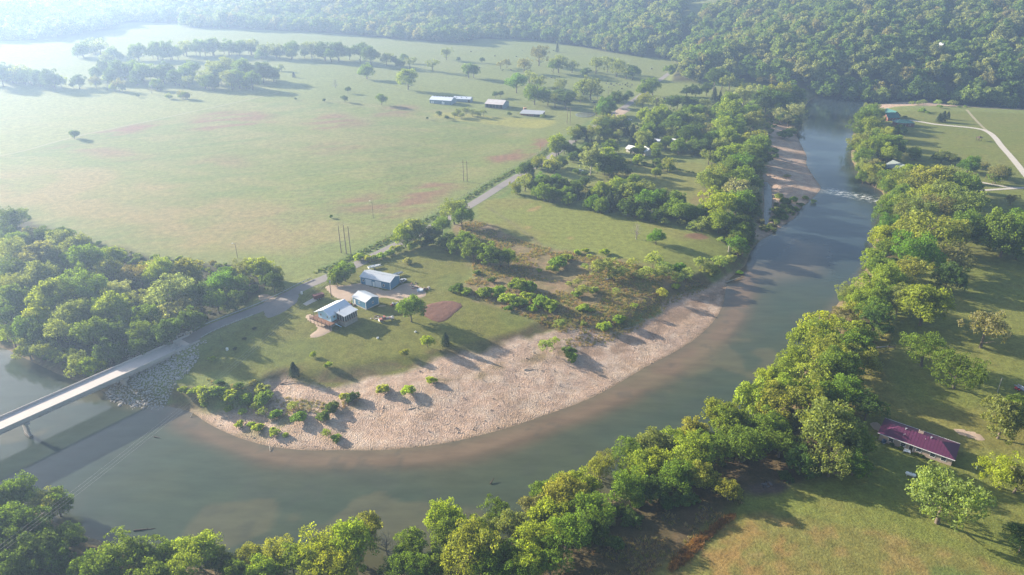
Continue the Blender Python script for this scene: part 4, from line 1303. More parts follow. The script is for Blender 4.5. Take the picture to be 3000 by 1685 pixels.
def gable_roof(parent, L, W, H, rise, over, mroof, t=.12, ribs=True, name='roof', ridge_off=0.0, over_y=None):
    """two slabs meeting at a ridge along x, with raised seams"""
    oy = over if over_y is None else over_y
    m = MB()
    hw = W / 2
    sl = rise / hw
    yl, zl = hw + oy, H - sl * oy
    x0, x1 = -L / 2 - over, L / 2 + over
    for s_ in (-1, 1):
        P = [(s_ * yl, zl), (0, H + rise), (0, H + rise + t), (s_ * yl, zl + t)]
        m.prism(P if s_ > 0 else P[::-1], x0, x1, 'x')
    o = m.build(name, mroof, parent)
    fix_normals(o)
    if ribs:
        mm = MB()
        n = int((x1 - x0) / .9)
        for k in range(n + 1):
            x = x0 + .03 + (x1 - x0 - .06) * k / n
            for s_ in (-1, 1):
                mm.hull8([(x - .025, s_ * yl, zl + t + .002), (x + .025, s_ * yl, zl + t + .002), (x + .025, 0, H + rise + t + .002), (x - .025, 0, H + rise + t + .002)],
                         [(x - .025, s_ * yl, zl + t + .045), (x + .025, s_ * yl, zl + t + .045), (x + .025, 0, H + rise + t + .045), (x - .025, 0, H + rise + t + .045)])
        q = mm.build('seam', mroof, o)
        fix_normals(q)
    MB().box(x0, x1, -.18, .18, H + rise + t - .03, H + rise + t + .06).build('ridge_cap', mroof, o)
    return o
def gable_walls(parent, L, W, H, rise, mwall, z0=0.0, name='wall'):
    o = MB().prism([(-W / 2, z0), (W / 2, z0), (W / 2, H), (0, H + rise), (-W / 2, H)], -L / 2, L / 2, 'x').build(name, mwall, parent)
    fix_normals(o)
    return o
def corner_trim(parent, L, W, H, mt, z0=0.0, w=.16):
    for sx in (-1, 1):
        for sy in (-1, 1):
            m = MB()
            x, y = sx * L / 2, sy * W / 2
            m.box(x - w if sx > 0 else x - .025, x + .025 if sx > 0 else x + w, min(y, y + sy * .025), max(y, y + sy * .025), z0, H)
            m.box(min(x, x + sx * .025), max(x, x + sx * .025), y - w if sy > 0 else y, y if sy > 0 else y + w, z0, H)
            m.build('corner_trim', mt, parent)
def frame_of(P0, P1, P2):
    """front-left, front-right, back-right ground points -> centre, length, width, angle"""
    P0, P1, P2 = map(np.array, (P0, P1, P2))
    e = P1 - P0
    L = np.linalg.norm(e)
    ang = math.atan2(e[1], e[0])
    nrm = np.array([-e[1], e[0]]) / L
    W = abs((P2 - P1) @ nrm)
    c = P0 + e / 2 + nrm * W / 2
    return c, L, W, ang
def site(c, L, W):
    z = [h1(c[0] + a * L / 2, c[1] + b * W / 2) for a in (-1, 0, 1) for b in (-1, 0, 1)]
    return min(z)

# ------------------------------------------------------------------ big blue shed
c, L, W, ang = frame_of(G(1057, 830), G(1144, 848), G(1174, 828))
z0 = site(c, L, W)
H = 3.5
bs = thing('blue_shed', 'long blue metal shed with grey roof and two white roller doors', 'shed', (c[0], c[1], z0), ang)
gable_walls(bs, L, W, H, 1.25, BLUE_WALL, -.4)
gable_roof(bs, L, W, H, 1.25, .28, ROOF_METAL)
corner_trim(bs, L, W, H, WHITE)
fr = lambda t: -L / 2 + t * L
win(bs, 'F', L, W, fr(.10), 1.5, .8, .9)
door(bs, 'F', L, W, fr(.275), .06, 2.9, 2.7, 'roller_door', ROLLDOOR, False, ribs=4)
door(bs, 'F', L, W, fr(.445), .06, .9, 2.1)
door(bs, 'F', L, W, fr(.60), .06, 2.9, 2.7, 'roller_door', ROLLDOOR, False, ribs=4)
win(bs, 'F', L, W, fr(.785), 1.1, .8, 1.0)
MB().box(-L / 2 - .05, L / 2 + .05, -W / 2 - .08, W / 2 + .08, -.5, .10).build('slab', CONC, bs)

# ------------------------------------------------------------------ small blue shed
c, L, W, ang = frame_of(G(1034, 889), G(1073, 907), G(1105.5, 887.5))
z0 = site(c, L, W)
ss = thing('small_blue_shed', 'small square blue metal shed with pale roof between house and long shed', 'shed', (c[0], c[1], z0), ang)
H = 3.4
gable_walls(ss, L, W, H, 1.2, BLUE_WALL, .45)
MB().box(-L / 2 - .04, L / 2 + .04, -W / 2 - .04, W / 2 + .04, -.5, .45).build('foundation', CONC, ss)
gable_roof(ss, L, W, H, 1.2, .22, ROOF_METAL)
corner_trim(ss, L, W, H, WHITE, .45)
door(ss, 'F', L, W, -L / 2 + .16 * L, .5, .9, 2.0)
win(ss, 'F', L, W, -L / 2 + .5 * L, 1.6, .7, .9)
win(ss, 'R', L, W, .3, 1.6, .7, .9)

# ------------------------------------------------------------------ white house with deck and screened porch
gl, gr_ = np.array(G(932.9, 928, 8.2)), np.array(G(970.2, 942.7, 8.2))
e = gr_ - gl
hw = np.linalg.norm(e)
dx = np.array([-e[1], e[0]]) / hw            # ridge direction, away from the camera
hl = 10.3
cen = (gl + gr_) / 2 + dx * hl / 2
hz = site(cen, hl, hw)
house = thing('white_house', 'pale blue house with white metal roof, brown deck and screened porch', 'house', (cen[0], cen[1], hz), math.atan2(dx[1], dx[0]))
FL = 8.2 - hz
H, rise = FL + 2.45, 1.55
gable_walls(house, hl, hw, H, rise, PALE_BLUE, FL - .25)
MB().box(-hl / 2 + .06, hl / 2 - .06, -hw / 2 + .06, hw / 2 - .06, -.6, FL - .25).build('foundation', STONE_W, house)
# roof: the left slope runs on over the side deck
sl = rise / (hw / 2)
m = MB()
x0, x1 = -hl / 2 - .55, hl / 2 + .45
for s_, yl in ((1, hw / 2 + 1.75), (-1, hw / 2 + .35)):
    zl = H + rise - sl * yl
    P = [(s_ * yl, zl), (0, H + rise), (0, H + rise + .13), (s_ * yl, zl + .13)]
    m.prism(P, x0, x1, 'x')
roof = m.build('roof', WHITE_ROOF, house)
fix_normals(roof)
mm = MB()
for k in range(13):
    x = x0 + .03 + (x1 - x0 - .06) * k / 12
    for s_, yl in ((1, hw / 2 + 1.75), (-1, hw / 2 + .35)):
        zl = H + rise - sl * yl + .132
        zt = H + rise + .132
        mm.hull8([(x - .02, s_ * yl, zl), (x + .02, s_ * yl, zl), (x + .02, 0, zt), (x - .02, 0, zt)], [(x - .02, s_ * yl, zl + .04), (x + .02, s_ * yl, zl + .04), (x + .02, 0, zt + .04), (x - .02, 0, zt + .04)])
fix_normals(mm.build('seam', WHITE_ROOF, roof))
MB().box(x0, x1, -.16, .16, H + rise + .10, H + rise + .18).build('ridge_cap', WHITE_ROOF, roof)
corner_trim(house, hl, hw, H, WHITE, FL - .2, .12)
win(house, 'L', hl, hw, 1.9, FL + 1.05, .62, .75)
win(house, 'L', hl, hw, -1.7, FL + 1.05, .62, .75)
win(house, 'F', hl, hw, -hl / 2 + 1.7, FL + 1.05, .8, .75)
win(house, 'B', hl, hw, 0.8, FL + 1.0, .9, .9)
door(house, 'B', hl, hw, -2.2, FL + .02, .9, 2.05, material=DARKWOOD)
# porch on the right
pxa, pxb, pd = -hl / 2 + 2.9, -hl / 2 + 9.4, 4.4
py0 = -hw / 2 - pd
zt0, zt1 = H + rise - sl * (hw / 2 - .9), H - .15
pr = MB()
pr.prism([(-hw / 2 + .9, zt0 + .16), (-hw / 2 + .9, zt0 + .30), (py0 - .35, zt1 + .14), (py0 - .35, zt1)], pxa - .4, pxb + .4, 'x')
po = pr.build('porch_roof', ROOF_METAL, house)
fix_normals(po)
MB().tube([(pxa + .9, -hw / 2 - 1.0, zt1 + .3), (pxa + .9, -hw / 2 - 1.0, zt1 + 1.9)], [.09, .09], 8).build('flue_pipe', DARKWOOD, po)
MB().box(pxa, pxb, py0, -hw / 2 - .005, FL - .25, FL - .02).build('porch_floor', DECKWOOD, house)
MB().box(pxa + .1, pxb - .1, py0 + .1, -hw / 2 - .01, -.6, FL - .25).build('porch_foundation', STONE_W, house)
nx = 6
for k in range(nx + 1):
    x = pxa + .06 + (pxb - pxa - .12) * k / nx
    MB().box(x - .06, x + .06, py0, py0 + .12, FL - .02, zt1 + .02).build('porch_post', WHITE, house)
for k in range(1, 3):
    y = py0 + pd * k / 3
    for x in (pxa + .06, pxb - .06):
        MB().box(x - .05, x + .05, y - .05, y + .05, FL - .02, zt1 + .02 + (y - py0) * .2).build('porch_post', WHITE, house)
SCREEN = mat('insect_screen', (.03, .032, .035), .7, .1, 4.0)
for k in range(nx):
    xa = pxa + .06 + (pxb - pxa - .12) * k / nx
    xb = pxa + .06 + (pxb - pxa - .12) * (k + 1) / nx
    MB().box(xa + .06, xb - .06, py0 + .045, py0 + .07, FL, zt1).build('screen', SCREEN, house)
for x in (pxa + .03, pxb - .09):
    MB().box(x, x + .03, py0 + .13, -hw / 2 - .01, FL, zt1).build('screen', SCREEN, house)
# deck round the front corner
dz = FL - .12
deck = MB()
deck.box(-hl / 2 - 2.5, -hl / 2 - .01, -hw / 2 - 1.75, hw / 2 + 2.2, dz - .16, dz)
deck.box(-hl / 2, -hl / 2 + 2.85, -hw / 2 - 1.75, -hw / 2 - .01, dz - .161, dz - .001)
deck.box(-hl / 2, hl / 2 - 2.0, hw / 2 + .01, hw / 2 + 2.2, dz - .161, dz - .001)
dk = deck.build('deck', DECKWOOD, house)
MB().box(-hl / 2 - 2.55, -hl / 2 - 2.5, -hw / 2 - 1.8, hw / 2 + 2.25, dz - .3, dz + .02).build('deck_fascia', DARKWOOD, dk)
posts = [(-hl / 2 - 2.42, y) for y in np.linspace(-hw / 2 - 1.65, hw / 2 + 2.1, 6)] + [(x, hw / 2 + 2.1) for x in np.linspace(-hl / 2 - .5, hl / 2 - 2.2, 4)]
for x, y in posts:
    top = dz + 1.0 if y > hw / 2 else dz + .95
    if y > hw / 2 + 1.9 and x > -hl / 2 - 1:
        top = H - .4
    MB().box(x - .06, x + .06, y - .06, y + .06, -.5, top).build('deck_post', DARKWOOD, dk)
for zz in (.3, .62, .95):
    MB().box(-hl / 2 - 2.40, hl / 2 - 2.2, hw / 2 + 2.08, hw / 2 + 2.13, dz + zz - .05, dz + zz).build('rail', DARKWOOD, dk)
    MB().box(-hl / 2 - 2.46, -hl / 2 - 2.41, hw / 2 + .2, hw / 2 + 2.05, dz + zz - .05, dz + zz).build('rail', DARKWOOD, dk)
st = MB()
for k in range(8):
    st.box(-hl / 2 + .1 + k * .28, -hl / 2 + .38 + k * .28, -hw / 2 - 2.9, -hw / 2 - 1.85, dz - .28 * (k + 1) - .02, dz - .28 * (k + 1) + .05)
st.build('stairs', PALE_BLUE, dk)

# ------------------------------------------------------------------ purple roofed ranch house
P0, P1, P2 = G(2500 + 370 / 5.152, 1180 + 450 / 5.152, 8.7), G(2500 + 1540 / 5.152, 1180 + 870 / 5.152, 8.7), G(2500 + 1640 / 5.152, 1180 + 625 / 5.152, 8.7)
c, L, W, ang = frame_of(P0, P1, P2)
z0 = h1(*c)
ph = thing('ranch_house', 'long low brick ranch house with purple hipped metal roof', 'house', (c[0], c[1], z0 - .1), ang)
H = 8.7 - z0
wl, ww = L - 1.1, W - 1.1
MB().box(-wl / 2, wl / 2, -ww / 2, ww / 2, -.3, H + .02).build('wall', BRICK_P, ph)
rh = 1.7
in_ = W * .48
rf = MB()
rf.add([(-L / 2, -W / 2, H), (L / 2, -W / 2, H), (L / 2, W / 2, H), (-L / 2, W / 2, H), (-L / 2 + in_, 0, H + rh), (L / 2 - in_, 0, H + rh)],
       [(0, 1, 5, 4), (1, 2, 5), (2, 3, 4, 5), (3, 0, 4), (3, 2, 1, 0)])
hr = rf.build('roof', PURPLE, ph)
hs = MB()
nseam = 24
for k in range(nseam + 1):
    x = -L / 2 + .1 + (L - .2) * k / nseam
    t_ = min(1.0, (L / 2 - abs(x)) / in_)
    for s_ in (-1, 1):
        a_, b_ = (x, s_ * W / 2), (x, s_ * W / 2 * (1 - t_))
        za, zb = H + .002, H + rh * t_ + .002
        hs.hull8([(x - .02, a_[1], za), (x + .02, a_[1], za), (x + .02, b_[1], zb), (x - .02, b_[1], zb)], [(x - .02, a_[1], za + .04), (x + .02, a_[1], za + .04), (x + .02, b_[1], zb + .04), (x - .02, b_[1], zb + .04)])
fix_normals(hs.build('seam', PURPLE, hr))
for x0_, y0_, x1_, y1_ in ((-L / 2, -W / 2, L / 2, -W / 2), (-L / 2, W / 2, L / 2, W / 2)):
    MB().box(x0_, x1_, min(y0_, y0_ + math.copysign(.09, y0_)), max(y0_, y0_ + math.copysign(.09, y0_)), H - .12, H + .03).build('gutter', WHITE, hr)
for x, y, r_ in ((-3.6, -.25, .28), (2.9, -.25, .28)):
    zz = H + rh * (1 - abs(y) / (W / 2))
    tv = MB().tube([(x, y, zz - .1), (x, y, zz + .3), (x, y, zz + .42)], [r_ * .6, r_ * .6, r_], 10).build('roof_vent', STEEL, hr)
for x, y in ((-3.4, -2.0), (-3.7, -2.5), (1.7, -1.3)):
    zz = H + rh * (1 - abs(y) / (W / 2))
    MB().tube([(x, y, zz - .1), (x, y, zz + .35)], [.07, .07], 8).build('vent_pipe', STEEL, hr)
ch_ = MB()
zc = H + rh
ch_.box(-.55, .75, .35, .95, zc - 1.0, zc + .65)
cho = ch_.build('chimney', BRICK_P, hr)
MB().box(-.35, .55, .47, .83, zc + .652, zc + .70).build('flue', DARK_IN, cho)
for u in (-6.2, -3.0, 1.0, 4.5, 7.2):
    win(ph, 'F', wl, ww, u, 1.0, 1.2, 1.1)
for u in (-5.0, 0.5, 5.5):
    win(ph, 'B', wl, ww, u, 1.0, 1.2, 1.1)
door(ph, 'F', wl, ww, -.9, .3, .95, 2.05, material=DARKWOOD)
tz = thing('propane_tank', 'white propane tank lying on the lawn in front of the purple-roofed house', 'tank', on_ground(2666, 1396), -.55)
tk = MB()
pth, rr_ = [], []
for t_ in np.linspace(-1, 1, 13):
    pth.append((t_ * 1.35, 0, .78))
    rr_.append(max(.03, .48 * math.sqrt(max(0, 1 - max(0, (abs(t_) - .68) / .32) ** 2))))
tk.tube(pth, rr_, 16).build('shell', mat('white_tank_paint', (.70, .70, .69), .35, .05, 1.0), tz, smooth=True)
for x in (-.8, .8):
    MB().box(x - .12, x + .12, -.35, .35, -.1, .36).build('saddle', CONC, tz)
MB().tube([(0, 0, 1.2), (0, 0, 1.42)], [.2, .18], 10).build('valve_dome', STEEL, tz)
MB().box(-.5, .45, -.06, .06, 1.24, 1.285).build('lifting_bar', DARKWOOD, tz)

# ------------------------------------------------------------------ bridge
BA = math.atan2(BRD[1], BRD[0])
LEN = 128.0
br = thing('bridge', 'concrete road bridge with solid parapets crossing the river at left', 'bridge', (BR0[0], BR0[1], 0), BA)
# local x runs from the abutment out over the river; local -y is upstream (left in the photo)
BCONC = mat('bridge_concrete', (.42, .375, .345), .85, .06, .25, col2=(.36, .32, .30), bump=.1, bdist=.01)
PARA = mat('parapet_concrete', (.34, .315, .295), .85, .1, .35, col2=(.24, .225, .21), bump=.15, bdist=.02)
hwid = 3.3
MB().box(-.6, LEN, -hwid, hwid, DECK_Z - .35, DECK_Z).build('deck', BCONC, br)
for k in range(26):
    x = 2.0 + k * 4.9
    MB().box(x, x + .06, -hwid + .02, hwid - .02, DECK_Z + .001, DECK_Z + .006).build('deck_joint', PARA, br)
for s_ in (-1, 1):
    for k in range(13):
        xa = -3.9 + k * 10.15
        xb = min(LEN, xa + 10.11)
        P = [(s_ * hwid, DECK_Z - .4), (s_ * (hwid + .42), DECK_Z - .4), (s_ * (hwid + .42), DECK_Z + .62), (s_ * (hwid + .16), DECK_Z + .62), (s_ * (hwid + .10), DECK_Z + .3)]
        o = MB().prism(P, xa, xb, 'x').build('parapet', PARA, br)
        fix_normals(o)
for y in (-2.4, -.8, .8, 2.4):
    P = [(y - .28, DECK_Z - 1.75), (y + .28, DECK_Z - 1.75), (y + .28, DECK_Z - 1.5), (y + .12, DECK_Z - 1.35), (y + .12, DECK_Z - .36), (y - .12, DECK_Z - .36), (y - .12, DECK_Z - 1.35), (y - .28, DECK_Z - 1.5)]
    fix_normals(MB().prism(P, -.4, LEN, 'x').build('girder', PARA, br))
for x in np.arange(6, LEN, 4.2):
    MB().tube([(x, hwid + .3, DECK_Z - .25), (x, hwid + .55, DECK_Z - .62)], [.06, .06], 6).build('deck_drain', STEEL, br)
for x, g_ in ((23.2, .4), (53.5, -1.4), (84.0, -1.4)):
    pr = MB()
    pr.box(x - .75, x + .75, -hwid + .25, hwid - .25, DECK_Z - 2.45, DECK_Z - 1.76)
    po = pr.build('pier', PARA, br)
    col_ = MB()
    n_ = 12
    ring = [(.42 * math.cos(t), 2.1 * math.copysign(abs(math.sin(t)) ** .35, math.sin(t))) for t in np.linspace(0, 2 * math.pi, n_, endpoint=False)]
    col_.prism([(x + a_, b_) for a_, b_ in ring], g_ - .8, DECK_Z - 2.451, 'z')
    fix_normals(col_.build('column', PARA, po))
    ft = MB()
    ft.prism([(x + a_ * 1.5, b_ * 1.12) for a_, b_ in ring], g_ - 2.0, g_ + .75 if g_ > 0 else .55, 'z')
    fix_normals(ft.build('footing', mat('waterline_concrete', (.12, .105, .09), .9, .2, 1.0), po))
ab = MB().box(-2.2, -.62, -hwid - .5, hwid + .5, DECK_Z - 5.5, DECK_Z - .36).build('abutment', PARA, br)
for s_ in (-1, 1):
    MB().box(-5.5, -.63, s_ * (hwid + .5) - .2, s_ * (hwid + .5) + .2, DECK_Z - 4.5, DECK_Z - .42).build('wing_wall', PARA, br)

# ------------------------------------------------------------------ guard rails beside the approach road
def offset_path(t0, t1, off, step):
    out_ = []
    for t in np.arange(t0, t1, step):
        x, y = np.interp(t, _RS, ROADC[:, 0]), np.interp(t, _RS, ROADC[:, 1])
        x2, y2 = np.interp(t + .5, _RS, ROADC[:, 0]), np.interp(t + .5, _RS, ROADC[:, 1])
        d = np.array([x2 - x, y2 - y])
        d /= np.linalg.norm(d)
        out_.append((x - d[1] * off, y + d[0] * off, road_surf(t, x, y)))
    return out_
for off, t1, lab in ((3.5, 66, 'long steel guard rail on the wooded side of the approach road'), (-3.5, 30, 'short guard rail on the lawn side of the approach road')):
    pp = offset_path(4.2, t1, off, 2.0)
    gr = thing('guard_rail', lab, 'guard rail', pp[0], 0, 'guard rails at the bridge')
    b0 = np.array(pp[0])
    pts_ = [np.array(q) - b0 for q in pp]
    MBr = MB()
    for a_, b_ in zip(pts_[:-1], pts_[1:]):
        d = b_ - a_
        nrm = np.array([-d[1], d[0], 0]) / np.hypot(d[0], d[1]) * .045
        MBr.hull8([a_ - nrm + (0, 0, .42), b_ - nrm + (0, 0, .42), b_ + nrm + (0, 0, .42), a_ + nrm + (0, 0, .42)], [a_ - nrm + (0, 0, .76), b_ - nrm + (0, 0, .76), b_ + nrm + (0, 0, .76), a_ + nrm + (0, 0, .76)])
    MBr.build('beam', STEEL, gr)
    for q in pts_:
        MB().box(q[0] - .07, q[0] + .07, q[1] - .07, q[1] + .07, q[2] - .6, q[2] + .72).build('post', POLEWOOD, gr)

# ------------------------------------------------------------------ riprap around the abutment
ROCKM = mat('limestone_rock', (.36, .335, .31), .92, .22, 1.2, col2=(.24, .22, .20), bump=.4, bdist=.05)
def rock_mesh(name, seed):
    r = np.random.default_rng(seed)
    p = (1 + 5 ** .5) / 2
    V = np.array([(-1, p, 0), (1, p, 0), (-1, -p, 0), (1, -p, 0), (0, -1, p), (0, 1, p), (0, -1, -p), (0, 1, -p), (p, 0, -1), (p, 0, 1), (-p, 0, -1), (-p, 0, 1)], float)
    V /= np.linalg.norm(V[0])
    V *= r.uniform(.72, 1.15, (12, 1))
    V *= r.uniform(.65, 1.25, 3) * (1, 1, .75)
    F = [(0, 11, 5), (0, 5, 1), (0, 1, 7), (0, 7, 10), (0, 10, 11), (1, 5, 9), (5, 11, 4), (11, 10, 2), (10, 7, 6), (7, 1, 8), (3, 9, 4), (3, 4, 2), (3, 2, 6), (3, 6, 8), (3, 8, 9), (4, 9, 5), (2, 4, 11), (6, 2, 10), (8, 6, 7), (9, 8, 1)]
    return mesh_np(name, V, F, ROCKM)
ROCKS = [rock_mesh('rock', 500 + i) for i in range(7)]
def rc(s):
    return [(280 + a / 5.152, 960 + b / 5.152) for a, b in pairs(s)]
RIP = GP(rc('1540,215 1690,175 1800,285 1620,430 1580,560 1400,760 1250,860 1150,960 1000,1080 920,1190 700,1195 430,1170 250,1050 120,930 100,860 300,800 480,760 420,600 380,520 330,440 600,360 900,300 1300,200'), 3.0)
rx, ry = scatter(RIP, .68, .34, 91)
rzv = hgt(rx, ry)
r = np.random.default_rng(92)
sz = r.uniform(.18, .5, len(rx)) * (1 + .5 * (r.random(len(rx)) > .92))
on_deck = np.abs((rx - BR0[0]) * -BRD[1] + (ry - BR0[1]) * BRD[0]) < 4.1
al = (rx - BR0[0]) * BRD[0] + (ry - BR0[1]) * BRD[1]
ok = ~((al < 1.6) & on_deck) & (rzv > -.3) & (fbm(rx, ry, 5, 93) > .26)
rx, ry, rzv, sz = rx[ok], ry[ok], rzv[ok], sz[ok]
rip = thing('riprap_bank', 'grey limestone riprap heaped around the bridge abutment and pier', 'riprap', (BR0[0], BR0[1], 0), 0)
vis = np.argsort(-sz * (1.2 - .6 * (np.abs((rx - BR0[0]) * -BRD[1] + (ry - BR0[1]) * BRD[0]) < 3.6)))
for i in vis[:280]:
    put('rock', ROCKS[i % 7], rip, (rx[i] - BR0[0], ry[i] - BR0[1], rzv[i] + sz[i] * .2), (sz[i],) * 3, r.uniform(0, 6.28))
def bake(meshes, pos, sizes, rots, name, material, parent=None):
    Vs, Fs, o_ = [], [], 0
    base = []
    for me in meshes:
        v = np.empty(len(me.vertices) * 3, np.float32)
        me.vertices.foreach_get('co', v)
        f = np.empty(len(me.loops), np.int32)
        me.loops.foreach_get('vertex_index', f)
        k_ = len(me.loops) // len(me.polygons)
        base.append((v.reshape(-1, 3), f.reshape(-1, k_)))
    for i in range(len(pos)):
        v, f = base[i % len(base)]
        c_, s_ = math.cos(rots[i]), math.sin(rots[i])
        v2 = v @ np.array([[c_, s_, 0], [-s_, c_, 0], [0, 0, 1]]) * sizes[i] + pos[i]
        Vs.append(v2)
        Fs.append(f + o_)
        o_ += len(v)
    return mesh_np(name, np.vstack(Vs), np.vstack(Fs), material)
rest = vis[280:]
me = bake(ROCKS, np.stack([rx[rest] - BR0[0], ry[rest] - BR0[1], rzv[rest] + sz[rest] * .15], 1), sz[rest], r.uniform(0, 6.28, len(rest)), 'small_rocks', ROCKM)
o = link('small_rocks', me, rip, kind='stuff')

# ------------------------------------------------------------------ pebbles and cobbles on the bars
PEB = []
PEBM = mat('river_cobble', (.40, .325, .255), .9, .2, .7, col2=(.26, .21, .17), wear=.9)
for i in range(5):
    r2 = np.random.default_rng(520 + i)
    V = np.array([(1, 0, 0), (-1, 0, 0), (0, 1, 0), (0, -1, 0), (0, 0, .7), (0, 0, -.7)], float) * r2.uniform(.7, 1.2, (6, 1))
    PEB.append(mesh_np('pebble', V, [(0, 2, 4), (2, 1, 4), (1, 3, 4), (3, 0, 4), (2, 0, 5), (1, 2, 5), (3, 1, 5), (0, 3, 5)], PEBM))
qx, qy = scatter(BAR1, .95, .5, 94)
keep_ = (hgt(qx, qy, DR.reshape(XX.shape)) > .3) & (fbm(qx, qy, 7, 95) + .25 * np.random.default_rng(1).random(len(qx)) > .5)
qx, qy = qx[keep_], qy[keep_]
r = np.random.default_rng(96)
qs = r.uniform(.07, .19, len(qx)) * (1 + 1.2 * (r.random(len(qx)) > .97))
me = bake(PEB, np.stack([qx, qy, hgt(qx, qy) + qs * .3], 1), qs, r.uniform(0, 6.28, len(qx)), 'river_cobbles', PEBM)
link('river_cobbles', me, kind='stuff', label='pale cobbles strewn over the long gravel bar', cat='cobbles')

# ------------------------------------------------------------------ dry grass and weeds in the scrub, on verges and in the rough field
GRASSM = foliage_mat('dry_grass', [(0, (.16, .19, .05)), (.35, (.24, .21, .09)), (.7, (.32, .25, .14)), (1, (.25, .16, .10))], trans=.3)
def tuft(name, seed, n=26):
    r = np.random.default_rng(seed)
    V, F = [], []
    for k in range(n):
        a, l = r.uniform(0, 6.28), r.uniform(.5, 1.0)
        b = np.array([r.normal(0, .35), r.normal(0, .35), 0])
        t = b + np.array([math.cos(a) * .35, math.sin(a) * .35, l])
        w = np.array([-math.sin(a), math.cos(a), 0]) * .09
        V += [b - w, b + w, t]
        F.append((3 * k, 3 * k + 1, 3 * k + 2))
    return mesh_np(name, V, F, GRASSM)
TUFTS = [tuft('tuft', 600 + i) for i in range(4)]
SCR = chaikin(GP(pairs('1345,655 1400,645 1500,695 1600,727 1750,750 1860,776 1980,796 2080,805 1990,835 1900,880 1810,950 1650,965 1560,930 1420,885 1345,845 1395,790 1350,700')), 1)
ax, ay = scatter(SCR, 1.25, .6, 101, lambda a, b: fbm(a, b, 9, 41) > .40)
bx, by = scatter(chaikin(GP(pairs('2000,1605 2060,1560 2140,1498 2160,1505 2080,1570 2020,1640 1960,1680 1960,1650')), 1), .55, .3, 102)
cxx, cyy = scatter(GP(pairs('600,1100 760,1130 860,1140 1000,1150 1080,1130 1000,1170 800,1190 640,1160')), 1.3, .6, 103)
dx_, dy_ = scatter(GP(pairs('1660,1000 1790,975 1860,945 1930,895 2000,850 2080,815 2060,805 1960,850 1860,905 1790,950 1650,975')), 1.2, .5, 104)
gx_, gy_ = scatter(GP(pairs('1640,1660 1800,1560 1960,1470 2120,1420 2180,1470 2100,1520 2000,1600 1900,1690 1700,1720')), 1.0, .5, 108, lambda a, b: fbm(a, b, 5, 47) > .45)
cxx, cyy = np.concatenate([cxx, gx_]), np.concatenate([cyy, gy_])
tx, ty = np.concatenate([ax, cxx, dx_]), np.concatenate([ay, cyy, dy_])
r = np.random.default_rng(105)
instancer('dry_grass', TUFTS, np.stack([tx, ty, hgt(tx, ty) - .03], 1), np.concatenate([r.uniform(.5, 1.1, len(ax)), r.uniform(.4, .9, len(cxx) + len(dx_))]), r.uniform(0, 6.28, len(tx)), r.integers(0, 4, len(tx)),
          'dry brown grass tufts over the scrub field and banks', 'grass')
RUST = foliage_mat('rust_grass_blades', [(0, (.19, .10, .05)), (.6, (.24, .135, .062)), (1, (.14, .095, .045))], trans=.35)
RT = [tuft('rust_tuft', 640 + i) for i in range(3)]
for me in RT:
    me.materials.clear()
    me.materials.append(RUST)
instancer('rust_grass', RT, np.stack([bx, by, hgt(bx, by) - .03], 1), r.uniform(.6, 1.1, len(bx)), r.uniform(0, 6.28, len(bx)), r.integers(0, 3, len(bx)), 'strip of tall rust-coloured dead grass on the near bank', 'grass')
# lush weeds along the ditch of the road
WEED = [crown('weed', 620 + i, v=.6, lobes=3, clumps=10, per=26, leaf=.22, material=FOREST, crad=(.25, .4), low=-.1) for i in range(2)]
px_, py_ = [], []
for off in (5.6, 6.5, 7.4, 8.3, 9.2):
    for q in offset_path(70, 330, off, 1.7):
        if rng.random() < .9:
            px_.append(q[0] + rng.uniform(-.8, .8))
            py_.append(q[1] + rng.uniform(-.8, .8))
px_, py_ = np.array(px_), np.array(py_)
instancer('roadside_weeds', WEED, np.stack([px_, py_, hgt(px_, py_) + .15], 1), r.uniform(.3, .75, len(px_)), r.uniform(0, 6.28, len(px_)), r.integers(0, 2, len(px_)),
          'rank green weeds along the ditch between field and road', 'weeds')
# ------------------------------------------------------------------ barns, lodges and cottages farther off
def simple_building(name, label, cat, P0, P1, P2, H, rise, mwall, mroof, z=None, over=.35, wins=(), doors=(), group=None, minW=None, z0=-.5):
    c, L, W, ang = frame_of(P0, P1, P2)
    if minW:
        nrm = np.array([-math.sin(ang), math.cos(ang)])
        c = c + nrm * (minW - W) / 2
        W = minW
    o = thing(name, label, cat, (c[0], c[1], site(c, L, W) if z is None else z), ang, group)
    gable_walls(o, L, W, H, rise, mwall, z0)
    rf_ = gable_roof(o, L, W, H, rise, over, mroof, ribs=False)
    for face, u, zz, w, h in wins:
        win(o, face, L, W, u * (L if face in 'FB' else W), zz, w, h, bars=False)
    for face, u, zz, w, h, mt in doors:
        door(o, face, L, W, u * (L if face in 'FB' else W), zz, w, h, material=mt, handle=False)
    return o, L, W, rf_
def k2(x, y):
    return G(1000 + x / 2.575, y / 2.575)
o, L, W, rf_ = simple_building('metal_barn', 'long slate-blue metal barn with vented white roof, leftmost of the barns', 'barn', k2(668, 808), k2(830, 818), k2(855, 797), 3.9, 2.0, BARN_BLUE, WHITE_ROOF,
                               doors=[('F', -.40, .1, .9, 2.2, WHITE), ('F', -.33, .1, .9, 2.2, WHITE), ('F', .10, .1, 1.1, 2.6, WHITE), ('F', .16, .1, 1.0, 2.0, WHITE)])
for k in range(7):
    MB().box(-L / 2 + 1.6 + k * 3.0, -L / 2 + 2.3 + k * 3.0, -.35, .35, 6.0, 6.4).build('ridge_vent', DARK_IN, rf_)
